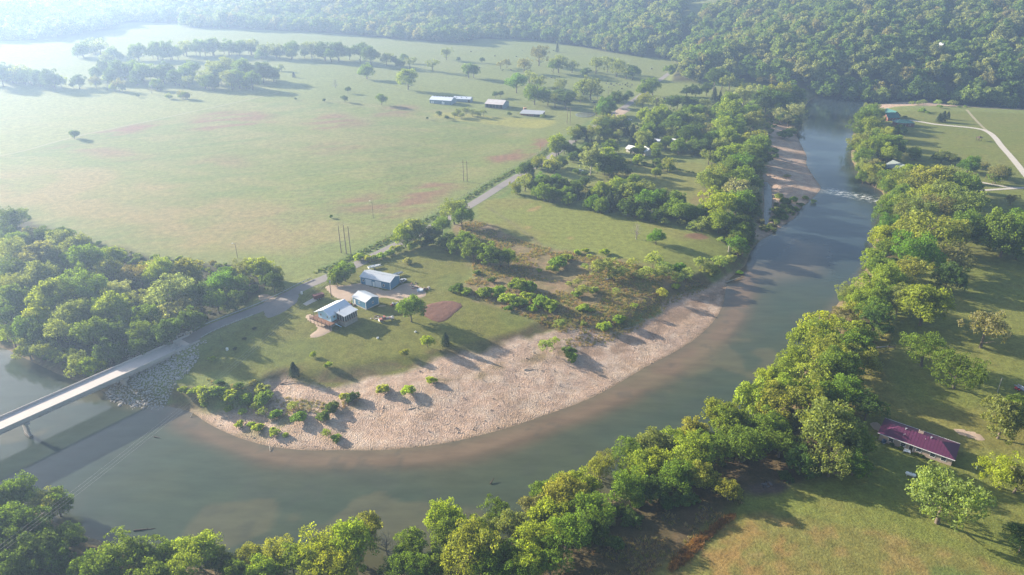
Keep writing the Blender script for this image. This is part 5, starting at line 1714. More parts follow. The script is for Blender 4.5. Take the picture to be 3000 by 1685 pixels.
o, L, W, rf_ = simple_building('metal_barn', 'narrow slate-blue metal barn with white roof, behind the leftmost barn', 'barn', k2(845, 790), k2(975, 796), k2(992, 785), 3.0, 1.5, BARN_BLUE, WHITE_ROOF, minW=8.0, doors=[('F', .4, .1, 2.2, 2.4, DARK_IN)])
for k in range(3):
    MB().box(-L / 2 + 2 + k * 5.0, -L / 2 + 2.9 + k * 5.0, -2.2, -1.5, 3.9, 4.2).build('skylight', DARK_IN, rf_)
# open-fronted hay barn
c, L, W, ang = frame_of(k2(1085, 828), k2(1218, 838), k2(1262, 812))
hb = thing('hay_barn', 'grey hay barn with broad pale roof and dark open front', 'barn', (c[0], c[1], site(c, L, W)), ang)
m_ = MB()
m_.box(-L / 2, L / 2, W / 2 - .2, W / 2, -.4, 4.0)
for sx in (-1, 1):
    P = [(-W / 2, -.4), (W / 2 - .21, -.4), (W / 2 - .21, 4.0), (0, 6.6), (-W / 2, 4.0)]
    m_.prism(P, sx * L / 2 - .1, sx * L / 2 + .1, 'x')
fix_normals(m_.build('wall', BARN_BLUE, hb))
gable_roof(hb, L, W, 4.0, 2.6, .4, mat('worn_pale_roof', (.50, .47, .46), .55, .1, .25, col2=(.36, .27, .24)), ribs=False)
for k in range(6):
    x = -L / 2 + .5 + (L - 1.0) * k / 5
    MB().box(x - .13, x + .13, -W / 2, -W / 2 + .26, -.4, 4.0).build('post', POLEWOOD, hb)
MB().box(-L / 2 + .12, L / 2 - .12, -W / 2 + 2.2, -W / 2 + 2.4, -.3, 3.6).build('dark_shade_panel', DARK_IN, hb)  # dark sheet added to stand for the shade inside the open front
# low cattle shed
c, L, W, ang = frame_of(k2(1347, 878), k2(1512, 888), k2(1524, 868))
cs = thing('cattle_shed', 'low dark open cattle shed with grey lean-to roof', 'shed', (c[0], c[1], site(c, L, W)), ang)
fix_normals(MB().prism([(-W / 2 - .5, 2.3), (W / 2 + .3, 3.3), (W / 2 + .3, 3.43), (-W / 2 - .5, 2.43)], -L / 2 - .4, L / 2 + .4, 'x').build('roof', mat('dull_steel_roof', (.30, .31, .335), .5, .1, .3), cs))
MB().box(-L / 2, L / 2, W / 2 - .2, W / 2, -.4, 3.1).build('back_wall', DARKWOOD, cs)
for k in range(7):
    x = -L / 2 + .2 + (L - .4) * k / 6
    MB().box(x - .12, x + .12, -W / 2, -W / 2 + .24, -.4, 2.35).build('post', DARKWOOD, cs)
MB().box(-L / 2 + .3, L * .1, -W / 2 + 1.5, -W / 2 + 1.7, -.3, 1.6).build('stall_boards', FADED_RED, cs)
# hay bale box by the sheds
bx_ = thing('hay_stack', 'square orange-brown hay stack beside the low cattle shed', 'hay', on_ground(1538, 324), .2)
for k, zz in enumerate((0, 1.35)):
    MB().box(-1.3, 1.3, -1.2, 1.2, zz + .01, zz + 1.34).build('bale', mat('old_hay', (.36, .20, .10), .95, .2, 1.0), bx_)
# green roofed lodge: two crossing gables and a separate garage
def lp(x, y, z=6.0):
    return G(2560 + x / 16.08, 290 + y / 16.08, z)
lz = on_ground(2612, 352)[2]
lodge, L, W, rf_ = simple_building('green_roofed_lodge', 'log lodge with large green metal roof beside the far river bend', 'house', lp(650, 1000), lp(1170, 985), lp(1235, 780), 3.4, 3.2, LOG_RED, GREEN_ROOF, over=.6, minW=8.5,
                                   wins=[('F', -.3, 1.0, 1.2, 1.2), ('F', .3, 1.0, 1.2, 1.2), ('R', -.2, 1.0, 1.0, 1.2), ('R', .2, 1.0, 1.0, 1.2)], doors=[('F', 0, .1, 1.0, 2.1, DARKWOOD)])
wing = MB()
wl_, ww_ = 13.0, 9.0
wx_, wy_ = L / 2 - 1.0, W / 2 + 2.0
wing.prism([(wx_ - ww_ / 2, -.5), (wx_ + ww_ / 2, -.5), (wx_ + ww_ / 2, 4.2), (wx_, 7.6), (wx_ - ww_ / 2, 4.2)], wy_ - wl_ / 2, wy_ + wl_ / 2, 'y')
fix_normals(wing.build('wing_wall', LOG_RED, lodge))
wr = MB()
for s_ in (-1, 1):
    P = [(wx_ + s_ * (ww_ / 2 + .7), 4.2 - .53), (wx_, 7.6), (wx_, 7.75), (wx_ + s_ * (ww_ / 2 + .7), 4.2 - .38)]
    wr.prism(P, wy_ - wl_ / 2 - .7, wy_ + wl_ / 2 + .7, 'y')
fix_normals(wr.build('wing_roof', GREEN_ROOF, lodge))
MB().box(wx_ - 1.0, wx_ + 1.0, wy_ - wl_ / 2 - .06, wy_ - wl_ / 2 + .02, 1.0, 3.6).build('gable_window', GLASS, lodge)
MB().box(-L / 2 - 2.6, -L / 2 - .02, -W / 2, W / 2, .3, .5).build('terrace', DARKWOOD, lodge)
g1_, g2_, g3_ = lp(960, 1180), lp(1300, 1290), lp(1780, 1240)
gz = thing('log_garage', 'low red-brown garage with hipped green roof in front of the lodge', 'garage', on_ground(2645, 368), -.12)
MB().box(-7.0, 7.0, -4.4, 4.4, -.4, 3.0).build('wall', LOG_RED, gz)
gr2 = MB()
gr2.add([(-7.6, -5.0, 3.0), (7.6, -5.0, 3.0), (7.6, 5.0, 3.0), (-7.6, 5.0, 3.0), (-3.2, 0, 5.0), (3.2, 0, 5.0)], [(0, 1, 5, 4), (1, 2, 5), (2, 3, 4, 5), (3, 0, 4), (3, 2, 1, 0)])
gr2.build('roof', GREEN_ROOF, gz)
for u in (-4.5, -1.0):
    door(gz, 'F', 14.0, 8.8, u, .05, 2.6, 2.3, 'garage_door', DARKWOOD, False)
win(gz, 'F', 14.0, 8.8, 3.5, 1.0, 1.2, 1.0)
# grey roofed house on the bluff
gh, L, W, rf_ = simple_building('grey_roofed_house', 'house with weathered grey-green gable roof on the river bluff', 'house', G(2590, 492), G(2622, 506), G(2650, 485), 3.4, 2.9, LOG_RED, GREYGREEN, over=.6, minW=11,
                                wins=[('F', -.25, 1.0, 1.2, 1.2), ('F', .25, 1.0, 1.2, 1.2), ('L', .2, 1.0, 1.2, 1.2)], doors=[('F', 0, .1, 1.0, 2.1, DARKWOOD)])
fix_normals(MB().prism([(-W / 2 - 2.6, 2.6), (-W / 2 + .3, 3.55), (-W / 2 + .3, 3.7), (-W / 2 - 2.6, 2.75)], -L / 2, 0, 'x').build('porch_roof', GREYGREEN, gh))
# cottages among the trees
COTT = mat('cream_siding', (.50, .46, .40), .7, .06, .8)
simple_building('cottage', 'cottage with bright white hipped-looking roof on the middle lawn', 'house', G(1834, 444), G(1862, 450), G(1872, 440), 2.6, 1.5, COTT, WHITE, over=.6, minW=7, wins=[('F', -.2, .9, 1.1, 1.0), ('F', .25, .9, 1.1, 1.0)], doors=[('F', 0, .05, .9, 2.0, DARKWOOD)])
simple_building('cottage', 'small white-roofed outbuilding just right of the white cottage', 'house', G(1877, 448), G(1890, 456), G(1902, 446), 2.8, 1.8, COTT, WHITE, over=.4, minW=6, wins=[('F', 0, .9, 1.0, 1.0)])
simple_building('cottage', 'white-roofed house half hidden by trees at the strip edge', 'house', G(1956, 422), G(1975, 430), G(1985, 422), 2.8, 1.6, COTT, WHITE_ROOF, minW=7, wins=[('F', 0, .9, 1.0, 1.0)])
simple_building('cottage', 'small teal-walled shed with white roof under the strip trees', 'shed', G(1915, 420), G(1931, 422), G(1936, 415), 2.4, .9, mat('teal_paint', (.07, .22, .24), .7, .1, 1.0), WHITE_ROOF, minW=4, doors=[('F', 0, .05, 1.0, 1.9, DARKWOOD)])
simple_building('cottage', 'pale-roofed house by the far lane near the strip', 'house', G(1988, 340), G(2008, 345), G(2018, 337), 2.7, 1.5, COTT, WHITE_ROOF, minW=7, wins=[('F', 0, .9, 1.0, 1.0)])
simple_building('farmhouse', 'white-roofed farmhouse behind the trees by the pond', 'house', G(1648, 286), G(1672, 292), G(1680, 284), 3.0, 2.0, COTT, WHITE_ROOF, minW=8, wins=[('F', -.2, 1.0, 1.0, 1.1), ('F', .2, 1.0, 1.0, 1.1)])
simple_building('cottage', 'small white house high on the wooded right hill', 'house', on_ground(2742, 166)[:2], on_ground(2753, 167)[:2], on_ground(2755, 163)[:2], 6.0, 2.0, COTT, WHITE, minW=8, z=on_ground(2747, 165)[2] + 9.0, z0=-9.5)
gzb = thing('gazebo', 'small dark open pavilion alone on the right meadow', 'gazebo', on_ground(2867, 412), .3)
for sx in (-1, 1):
    for sy in (-1, 1):
        MB().box(sx * 1.3 - .1, sx * 1.3 + .1, sy * 1.3 - .1, sy * 1.3 + .1, -.2, 2.3).build('post', DARKWOOD, gzb)
MB().add([(-1.9, -1.9, 2.3), (1.9, -1.9, 2.3), (1.9, 1.9, 2.3), (-1.9, 1.9, 2.3), (0, 0, 3.5)], [(0, 1, 4), (1, 2, 4), (2, 3, 4), (3, 0, 4), (3, 2, 1, 0)]).build('roof', DARKWOOD, gzb)
MB().box(-1.2, 1.2, .7, 1.15, .4, .5).build('seat', DARKWOOD, gzb)

# ------------------------------------------------------------------ utility poles and wires
def pole_at(px0, py0, px1=None, py1=None, h=None):
    x, y, z = on_ground(px0, py0)
    if h is None:
        h = abs(py0 - py1) * depth_of(x, y, z) / FPX / math.cos(math.atan2(CAM_Z - z, y))
    return (x, y, z), h
def pole(label, base, top=None, h=None, lamp=False, arm=False, r_=.15, tilt=(0, 0), group='utility poles', material=POLEWOOD, name='utility_pole', box=False):
    p0, hh = pole_at(*base, *(top or (None, None)), h=h)
    o = thing(name, label, 'pole', p0, 0, group)
    t = (tilt[0] * hh, tilt[1] * hh)
    MB().tube([(0, 0, -1.0), (t[0] / 2, t[1] / 2, hh / 2), (t[0], t[1], hh)], [r_ * 1.25, r_, r_ * .75], 8).build('shaft', material, o)
    if arm:
        MB().box(t[0] - 1.2, t[0] + 1.2, t[1] - .07, t[1] + .07, hh - .75, hh - .6).build('crossarm', POLEWOOD, o)
        for x in (-1.05, -.35, .35, 1.05):
            MB().tube([(t[0] + x, t[1], hh - .6), (t[0] + x, t[1], hh - .38)], [.05, .04], 6).build('insulator', STEEL, o)
    if lamp:
        MB().tube([(t[0], t[1], hh - .1), (t[0] - .9, t[1] - .3, hh + .25)], [.04, .04], 6).build('lamp_arm', STEEL, o)
        MB().box(t[0] - 1.35, t[0] - .75, t[1] - .5, t[1] - .15, hh + .12, hh + .32).build('lamp_head', WHITE, o)
    if box:
        MB().tube([(t[0] + .3, t[1] - .1, hh - 1.9), (t[0] + .3, t[1] - .1, hh - 1.0)], [.22, .22], 10).build('transformer', STEEL, o)
    return o, p0, hh
pole('wooden light pole with pale lamp in the field above the wood', (696, 755), (687, 714), lamp=True, r_=.12)
pole('slender light pole standing in the middle of the big field', (1094, 640), (1090, 590), lamp=True, r_=.11)
_, P6, H6 = pole('utility pole with crossarm at the driveway entrance by the white house', (971, 871), (965, 818), arm=True, r_=.16, box=True)
pole('thin leaning pole beside the riprap near the bridge', (653, 1011), (642, 974), r_=.07, tilt=(-.06, .02))
pole('short pole at the edge of the shaded scrub', (1481, 725), (1480, 687), r_=.09)
pole('utility pole with white fitting in front of the middle hedge', (1906, 651), (1906, 614), arm=True, r_=.12, box=True)
pole('pale leaning pole on the lawn above the purple-roofed house', (2912, 1178), (2936, 1113), r_=.15, material=PALE_BARK, tilt=(.05, .1))
pole('orange marker pole beside the road in the big field', (1583, 441), (1583, 422), r_=.12, material=mat('orange_pole', (.42, .20, .09), .8, .1, 1.0))
pole('utility pole on the cottage lawn among pines', (2077, 302), (2076, 286), r_=.14)
pole('left one of two far poles beside the pond road', (1782, 283), (1782, 264), arm=True)
pole('right one of two far poles beside the pond road', (1790, 281), (1789, 260), arm=True)
pole('short white post standing behind the huge oak', (2860, 1374), (2861, 1364), r_=.12, material=WHITE)
pole('dead snag trunk on the bank above the log', (2134, 738), (2137, 708), r_=.25, material=PALE_BARK, name='snag_trunk')
def hframe(label, bases, tops, arm=True, name='transmission_structure'):
    pts_ = [on_ground(*b) for b in bases]
    b0 = np.array(pts_[0])
    o = thing(name, label, 'power poles', pts_[0], 0, 'transmission structures')
    hs_ = [pole_at(*b, *t)[1] for b, t in zip(bases, tops)]
    for p_, hh in zip(pts_, hs_):
        q = np.array(p_) - b0
        MB().tube([q + (0, 0, -1), q + (0, 0, hh * .5), q + (0, 0, hh)], [.24, .2, .15], 8).build('pole', POLEWOOD, o)
        MB().tube([q + (0, 0, hh), q + (0, 0, hh + .3)], [.07, .05], 6).build('insulator', STEEL, o)
    if arm:
        a_, b_ = np.array(pts_[0]) - b0, np.array(pts_[-1]) - b0
        hh = min(hs_) - 1.4
        d = (b_ - a_) / np.linalg.norm(b_ - a_)
        MB().tube([a_ - d * 1.6 + (0, 0, hh), b_ + d * 1.6 + (0, 0, hh)], [.1, .1], 6).build('crossarm', POLEWOOD, o)
    return o, pts_, hs_
_, T1, S1 = hframe('row of three tall bare power poles in the field beside the road', [(1000, 741), (1015, 743), (1028, 744)], [(990, 661), (1006, 661), (1019, 665)], False)
_, T2, S2 = hframe('two-pole power structure in the middle of the big field', [(1358, 531), (1369, 532)], [(1356, 468), (1367, 472)])
_, T3, S3 = hframe('two-pole power structure beside the pond', [(1661, 363), (1670, 365)], [(1661, 316), (1669, 318)])
WIRE = mat('aluminium_wire', (.34, .34, .34), .5, .05, 1.0, metal=.4)
def wire(label, a, b, sag, r_=.013, group='overhead wires'):
    a, b = np.array(a, float), np.array(b, float)
    pth = [a + (b - a) * t - np.array([0, 0, 4 * sag * t * (1 - t)]) - a for t in np.linspace(0, 1, 28)]
    o = MB().tube(pth, [r_] * 28, 5).build('overhead_wire', WIRE, None, tuple(a))
    return tagged(o, label, 'wire', group)
ex, ey = G(-260, 1800, 16.0)
pb = thing('utility_pole', 'utility pole beyond the lower left edge carrying the river wires', 'pole', (ex, ey, h1(ex, ey)), .5, 'utility poles')
hpb = 16.4 - h1(ex, ey)
MB().tube([(0, 0, -1), (0, 0, hpb)], [.2, .13], 8).build('shaft', POLEWOOD, pb)
MB().box(-1.3, 1.3, -.07, .07, hpb - .55, hpb - .4).build('crossarm', POLEWOOD, pb)
dd = np.array([P6[0] - ex, P6[1] - ey])
dd /= np.linalg.norm(dd)
nn = np.array([-dd[1], dd[0]])
for k, (o_, w_) in enumerate(((1.1, 'upper left'), (-.1, 'middle'), (-1.2, 'lower right'))):
    a = (ex + nn[0] * o_, ey + nn[1] * o_, 16.0)
    b = (P6[0] + nn[0] * o_, P6[1] + nn[1] * o_, P6[2] + H6 - .45)
    wire(f'{w_} of three power wires slanting across the river to the driveway pole', a, b, 3.2)
for k in range(2):
    wire(('left' if k == 0 else 'right') + ' field wire between the three-pole row and the two-pole structure', np.array(T1[k]) + (0, 0, S1[k]), np.array(T2[k]) + (0, 0, S2[k]), 3.0, .011)
    wire(('left' if k == 0 else 'right') + ' field wire from the two-pole structure to the pond', np.array(T2[k]) + (0, 0, S2[k]), np.array(T3[k]) + (0, 0, S3[k]), 3.0, .011)

# ------------------------------------------------------------------ vehicles and yard things
def wheel(parent, x, y, r_, w, name='wheel'):
    o = MB().tube([(0, -w / 2, 0), (0, w / 2, 0)], [r_, r_], 14).build(name, RUBBER, parent, (x, y, r_))
    MB().tube([(0, -w / 2 - .012, 0), (0, w / 2 + .012, 0)], [r_ * .55, r_ * .55], 10).build('rim', STEEL, o)
    return o
x, y, z = on_ground(1133, 939)
tr = thing('flatbed_truck', 'old faded red and white flatbed truck parked by the yard tree', 'truck', (x, y, z), .42 + math.pi)
# local +x is the front of the truck
cab = MB()
cab.hull8([(.3, -.95, .75), (1.75, -.95, .75), (1.75, .95, .75), (.3, .95, .75)], [(.3, -.95, 1.35), (1.75, -.95, 1.35), (1.75, .95, 1.35), (.3, .95, 1.35)])
cab.hull8([(.3, -.92, 1.35), (1.7, -.92, 1.35), (1.7, .92, 1.35), (.3, .92, 1.35)], [(.4, -.78, 2.05), (1.25, -.78, 2.05), (1.25, .78, 2.05), (.4, .78, 2.05)])
cab.build('cab', FADED_RED, tr)
MB().hull8([(1.28, -.74, 1.99), (1.28, .74, 1.99), (1.69, .86, 1.40), (1.69, -.86, 1.40)], [(1.31, -.74, 2.01), (1.31, .74, 2.01), (1.73, .86, 1.42), (1.73, -.86, 1.42)]).build('windshield', GLASS, tr)
MB().hull8([(1.76, -.85, .7), (2.95, -.8, .7), (2.95, .8, .7), (1.76, .85, .7)], [(1.76, -.82, 1.38), (2.9, -.74, 1.22), (2.9, .74, 1.22), (1.76, .82, 1.38)]).build('hood', FADED_RED, tr)
MB().box(2.96, 3.02, -.8, .8, .62, 1.15).build('grille', WHITE, tr)
for s_ in (-1, 1):
    MB().tube([(3.0, s_ * .62, .95), (3.07, s_ * .62, .95)], [.11, .11], 10).build('headlight', WHITE, tr)
    MB().box(.45, 1.15, s_ * .93 - .01, s_ * .93 + .01, 1.4, 1.9).build('side_window', GLASS, tr)
MB().box(3.03, 3.14, -.95, .95, .45, .66).build('bumper', WHITE, tr)
MB().box(-2.9, .25, -1.1, 1.1, .85, .98).build('flatbed', mat('grey_bed_planks', (.27, .25, .23), .9, .2, 1.5), tr)
MB().box(-2.8, 2.9, -.4, .4, .58, .72).build('chassis', DARKWOOD, tr)
for k, (x_, y_, w_) in enumerate(((-2.2, -.3, .35), (-1.2, .35, .3), (-.4, -.2, .4))):
    MB().hull8([(x_ - w_, y_ - .4, .981), (x_ + w_, y_ - .35, .981), (x_ + w_ * .8, y_ + .4, .981), (x_ - w_ * .9, y_ + .4, .981)], [(x_ - w_ * .7, y_ - .3, 1.35), (x_ + w_ * .6, y_ - .2, 1.4), (x_ + w_ * .5, y_ + .3, 1.3), (x_ - w_ * .6, y_ + .25, 1.42)]).build('load', (STEEL, FADED_RED, CONC)[k], tr)
for x_, y_ in ((2.2, -.85), (2.2, .85), (-1.9, -.9), (-1.9, .9)):
    wheel(tr, x_, y_, .4, .24)
# dark red dump trailer on its pad
x, y, z = on_ground(934, 875)
dt = thing('dump_trailer', 'dark maroon ribbed dump trailer beside the concrete pad near the road', 'trailer', (x, y, z), .62)
MB().hull8([(-2.1, -.95, .65), (2.1, -.95, .65), (2.1, .95, .65), (-2.1, .95, .65)], [(-2.3, -1.1, 2.0), (2.2, -1.1, 2.0), (2.2, 1.1, 2.0), (-2.3, 1.1, 2.0)]).build('body', MAROON, dt)
MB().box(-2.2, 2.1, -1.0, 1.0, 2.001, 2.06).build('tarp', mat('worn_maroon_tarp', (.15, .055, .055), .8, .25, 1.2), dt)
for k in range(8):
    for s_ in (-1, 1):
        xx_ = -1.9 + k * .55
        MB().hull8([(xx_, s_ * .96 - .05, .65), (xx_ + .1, s_ * .96 - .05, .65), (xx_ + .1, s_ * .96 + .05, .65), (xx_, s_ * .96 + .05, .65)], [(xx_, s_ * 1.13 - .05, 1.98), (xx_ + .1, s_ * 1.13 - .05, 1.98), (xx_ + .1, s_ * 1.13 + .05, 1.98), (xx_, s_ * 1.13 + .05, 1.98)]).build('rib', MAROON, dt)
for x_ in (-.6, .3):
    for s_ in (-1, 1):
        wheel(dt, x_, s_ * .95, .36, .22)
MB().box(2.1, 3.3, -.07, .07, .5, .62).build('drawbar', DARKWOOD, dt)
pad = MB()
pp = [np.array(on_ground(880 + a / 6.43, 760 + b / 6.43)) for a, b in ((45, 840), (110, 875), (320, 770), (235, 735))]
pad.hull8([q + (0, 0, -.3) for q in pp], [q + (0, 0, .12) for q in pp])
o = pad.build('concrete_pad', CONC)
o['kind'] = 'structure'
# boat on a trailer behind the long shed
def boat(name, label, loc, rz, L=5.2, W=1.9, mt=None, trailer=True, group=None, H=.75):
    o = thing(name, label, 'boat', loc, rz, group)
    n_, prof = 9, []
    V, F = [], []
    for i in range(n_):
        t = i / (n_ - 1)
        w = W / 2 * (1 - max(0, (t - .55) / .45) ** 2) + .02
        xx_ = (t - .5) * L
        zz = .25 * max(0, t - .6)
        V += [(xx_, -w, H + zz), (xx_, -w * .7, zz + .12), (xx_, 0, zz), (xx_, w * .7, zz + .12), (xx_, w, H + zz)]
    for i in range(n_ - 1):
        for k in range(4):
            a = i * 5 + k
            F.append((a, a + 5, a + 6, a + 1))
    F.append((0, 1, 2, 3, 4))
    lift = .55 if trailer else .02
    hull = MB().add(V, F)
    hull.add([(q[0], q[1] * .92, q[2] - .04 if k % 5 in (0, 4) else q[2] + .05) for k, q in enumerate(V)], [f[::-1] for f in F[:-1]])
    h_ = hull.build('hull', mt or WHITE, o, (0, 0, lift))
    for xx_ in (-L * .28, L * .05):
        MB().box(xx_ - .12, xx_ + .12, -W * .4, W * .4, H * .6, H * .6 + .06).build('thwart', STEEL, o, (0, 0, lift))
    if trailer:
        MB().box(-L * .45, L * .62, -.06, .06, .42, .54).build('trailer_frame', STEEL, o)
        MB().box(-.6, -.45, -W * .5, W * .5, .40, .52).build('axle', STEEL, o)
        for s_ in (-1, 1):
            wheel(o, -.5, s_ * W * .52, .3, .18)
    return o
boat('fishing_boat', 'white boat on a trailer behind the left end of the long blue shed', on_ground(1098, 786), .55, 6.0, 2.1)
boat('fishing_boat', 'grey boat on a trailer beside the right end of the long blue shed', on_ground(1166, 808), .75, 5.5, 1.9, STEEL)
x, y, z = on_ground(1180, 826)
bt = thing('parked_car', 'small silver car parked at the right end of the long blue shed', 'car', (x, y, z), 1.0)
def car_parts(o, paint):
    MB().hull8([(-2.1, -.85, .35), (2.1, -.85, .35), (2.1, .85, .35), (-2.1, .85, .35)], [(-2.05, -.82, .9), (2.0, -.8, .82), (2.0, .8, .82), (-2.05, .82, .9)]).build('body', paint, o)
    MB().hull8([(-1.6, -.76, .9), (1.0, -.76, .86), (1.0, .76, .86), (-1.6, .76, .9)], [(-1.1, -.6, 1.42), (.35, -.6, 1.42), (.35, .6, 1.42), (-1.1, .6, 1.42)]).build('glasshouse', GLASS, o)
    MB().box(-1.08, .33, -.58, .58, 1.421, 1.45).build('roof', paint, o)
    for x_, y_ in ((1.3, -.8), (1.3, .8), (-1.3, -.8), (-1.3, .8)):
        wheel(o, x_, y_, .31, .2)
    for s_ in (-1, 1):
        MB().box(2.0, 2.08, s_ * .6 - .15, s_ * .6 + .15, .58, .74).build('headlight', WHITE, o)
        MB().box(-2.12, -2.06, s_ * .6 - .15, s_ * .6 + .15, .62, .78).build('tail_light', FADED_RED, o)
car_parts(bt, STEEL)
for px, py, rz, pm, lab in ((1844, 353, .3, WHITE, 'white car parked in the farm yard by the far road'), (1945, 290, .2, mat('dark_car_paint', (.03, .04, .055), .3, .1, 1.0), 'dark car on the lane above the cottages'),
                            (1742, 302, .4, mat('dark_car_paint', (.03, .04, .055), .3, .1, 1.0), 'dark truck parked under the oak by the farmhouse'), (2056, 349, .4, WHITE, 'white car half hidden among the strip trees'), (1700, 503, .1, WHITE, 'white car beside the small hedge on the cottage lawn')):
    q = thing('parked_car', lab, 'car', on_ground(px, py), rz, 'parked cars')
    car_parts(q, pm)
# junk and machines by the long shed
x, y, z = on_ground(1231, 853)
wt = thing('stock_tank', 'round pale blue stock tank on the gravel pad beside the junk', 'tank', (x, y, z), 0)
MB().tube([(0, 0, -.1), (0, 0, .75)], [1.35, 1.4], 24).build('wall', mat('pale_tank', (.36, .42, .46), .5, .1, 1.0), wt)
MB().tube([(0, 0, .751), (0, 0, .80)], [1.3, 1.2], 24).build('cover', mat('pale_cover', (.42, .46, .50), .5, .1, 1.0), wt)
def junk(name, label, px, py, n, seed, spread, mats, hh=.6):
    x, y, z = on_ground(px, py)
    o = thing(name, label, 'scrap', (x, y, z), rng.random() * 3)
    r2 = random.Random(seed)
    for k in range(n):
        a, b = r2.uniform(-spread, spread), r2.uniform(-spread * .5, spread * .5)
        w, d, h_ = r2.uniform(.25, .9), r2.uniform(.15, .5), r2.uniform(.15, hh)
        q = MB().hull8([(-w, -d, -.1), (w, -d * .8, -.1), (w * .9, d, -.1), (-w, d, -.1)], [(-w * .8, -d * .6, h_), (w * .7, -d * .5, h_ * .8), (w * .7, d * .6, h_), (-w * .6, d * .8, h_ * .9)]).build('scrap_piece', mats[k % len(mats)], o, (a, b, 0), r2.uniform(0, 3))
    return o
junk('scrap_pile', 'heap of rusty machinery at the far edge of the gravel pad', 1213, 838, 12, 1, 3.2, (FADED_RED, STEEL, DARKWOOD, POLEWOOD))
junk('scrap_pile', 'scrap and a pale cone standing right of the stock tank', 1246, 848, 7, 2, 1.8, (CONC, FADED_RED, POLEWOOD), 1.2)
junk('scrap_pile', 'scatter of broken boards on the lawn right of the white house', 1103, 930, 9, 3, 2.2, (POLEWOOD, CONC, DARKWOOD), .3)
junk('scrap_pile', 'pile of lumber between the white house and the small shed', 1036, 892, 14, 4, 3.0, (POLEWOOD, FADED_RED, DARKWOOD), .7)
junk('scrap_pile', 'machinery parts under the left side of the yard tree', 1161, 893, 9, 5, 1.9, (STEEL, FADED_RED, DARKWOOD), .9)
junk('scrap_pile', 'grey twisted metal in the dark burn scar on the near bank', 2248, 1421, 10, 6, 1.5, (mat('charred_metal', (.09, .09, .095), .6, .2, 1.0), DARK_IN, DARKWOOD), .5)
junk('scrap_pile', 'tarped pile among willows in the scrub field', 1785, 816, 6, 7, 2.0, (mat('blue_grey_tarp', (.16, .22, .25), .6, .1, 1.0), STEEL, CONC), 1.0)
junk('scrap_pile', 'tyre heap and junk by the pond road', 1868, 343, 12, 8, 5.0, (DARK_IN, STEEL, RUBBER), 1.2)
cw = thing('sand_mound', 'tan mound of sand lying in the shade beside the small shed', 'mound', on_ground(1119, 897), .25)
MB().hull8([(-1.6, -.5, -.1), (1.7, -.45, -.1), (1.6, .5, -.1), (-1.5, .5, -.1)], [(-.9, -.12, .35), (1.0, -.1, .3), (.9, .15, .28), (-.8, .15, .33)]).build('heap', mat('tan_sand', (.42, .32, .21), .95, .1, 1.0), cw)
# canoes and red cart by the right edge
x, y, z = on_ground(2988, 1143)
rcart = thing('red_cart', 'red garden tractor beside two grey canoes at the right edge', 'tractor', (x - .9, y, z), 2.0)
MB().hull8([(-.7, -.4, .35), (.9, -.35, .35), (.9, .35, .35), (-.7, .4, .35)], [(-.6, -.35, .7), (.85, -.3, .85), (.85, .3, .85), (-.6, .35, .7)]).build('body', mat('red_tractor_paint', (.42, .03, .03), .4, .1, 1.0), rcart)
MB().box(-.45, -.05, -.25, .25, .71, .85).build('seat', DARK_IN, rcart)
MB().box(-.50, -.44, -.25, .25, .86, 1.2).build('seat_back', DARK_IN, rcart)
MB().tube([(.15, 0, .8), (.0, 0, 1.1)], [.03, .03], 6).build('steering_column', DARK_IN, rcart)
for x_, y_, r_ in ((.65, -.42, .2), (.65, .42, .2), (-.4, -.5, .3), (-.4, .5, .3)):
    wheel(rcart, x_, y_, r_, .18)
CAN = mat('canoe_grey', (.24, .28, .34), .4, .08, 1.0)
boat('canoe', 'left of two grey canoes lying behind the red tractor', (x + .5, y + .3, z), 1.9, 4.8, .95, CAN, False, 'canoes', .45)
boat('canoe', 'right of two grey canoes lying behind the red tractor', (x + 1.8, y + .5, z), 1.9, 4.8, .95, CAN, False, 'canoes', .45)
# things in front of the purple roofed house
x, y, z = on_ground(2590, 1296)
grl = thing('covered_grill', 'blue covered grill at the left corner of the purple-roofed house', 'grill', (x, y, z), .4)
MB().hull8([(-.8, -.4, 0), (.8, -.4, 0), (.8, .4, 0), (-.8, .4, 0)], [(-.75, -.35, 1.0), (.75, -.35, 1.0), (.65, .35, 1.15), (-.65, .35, 1.15)]).build('cover', mat('blue_cover', (.04, .075, .13), .7, .15, 1.5), grl)
MB().box(-.9, .9, -.55, -.42, .02, .15).build('step', CONC, grl)
x, y, z = on_ground(2656, 1326)
bn = thing('garden_swing', 'pale garden swing seat in front of the purple-roofed house', 'bench', (x, y, z), -.55)
for s_ in (-1, 1):
    MB().box(s_ * .85 - .04, s_ * .85 + .04, -.4, .4, -.1, .5).build('leg', WHITE, bn)
MB().box(-.8, .8, -.35, .3, .42, .48).build('seat', WHITE, bn)
MB().box(-.8, .8, .31, .36, .5, 1.0).build('backrest', WHITE, bn)
for k, (px, py) in enumerate(((2612, 1306), (2640, 1318), (2684, 1336), (2700, 1342))):
    x, y, z = on_ground(px, py)
    pl = thing('potted_shrub', ('first', 'second', 'third', 'fourth')[k] + ' low shrub from the left along the brick house front', 'shrub', (x, y, z), k, 'foundation shrubs')
    put('foliage', BUSH[k % 4], pl, (0, 0, .45), (.75, .75, .7), 0, (.06, .10, .035))
    MB().tube([(0, 0, -.1), (0, 0, .35)], [.06, .04], 6).build('stem', BARK, pl)
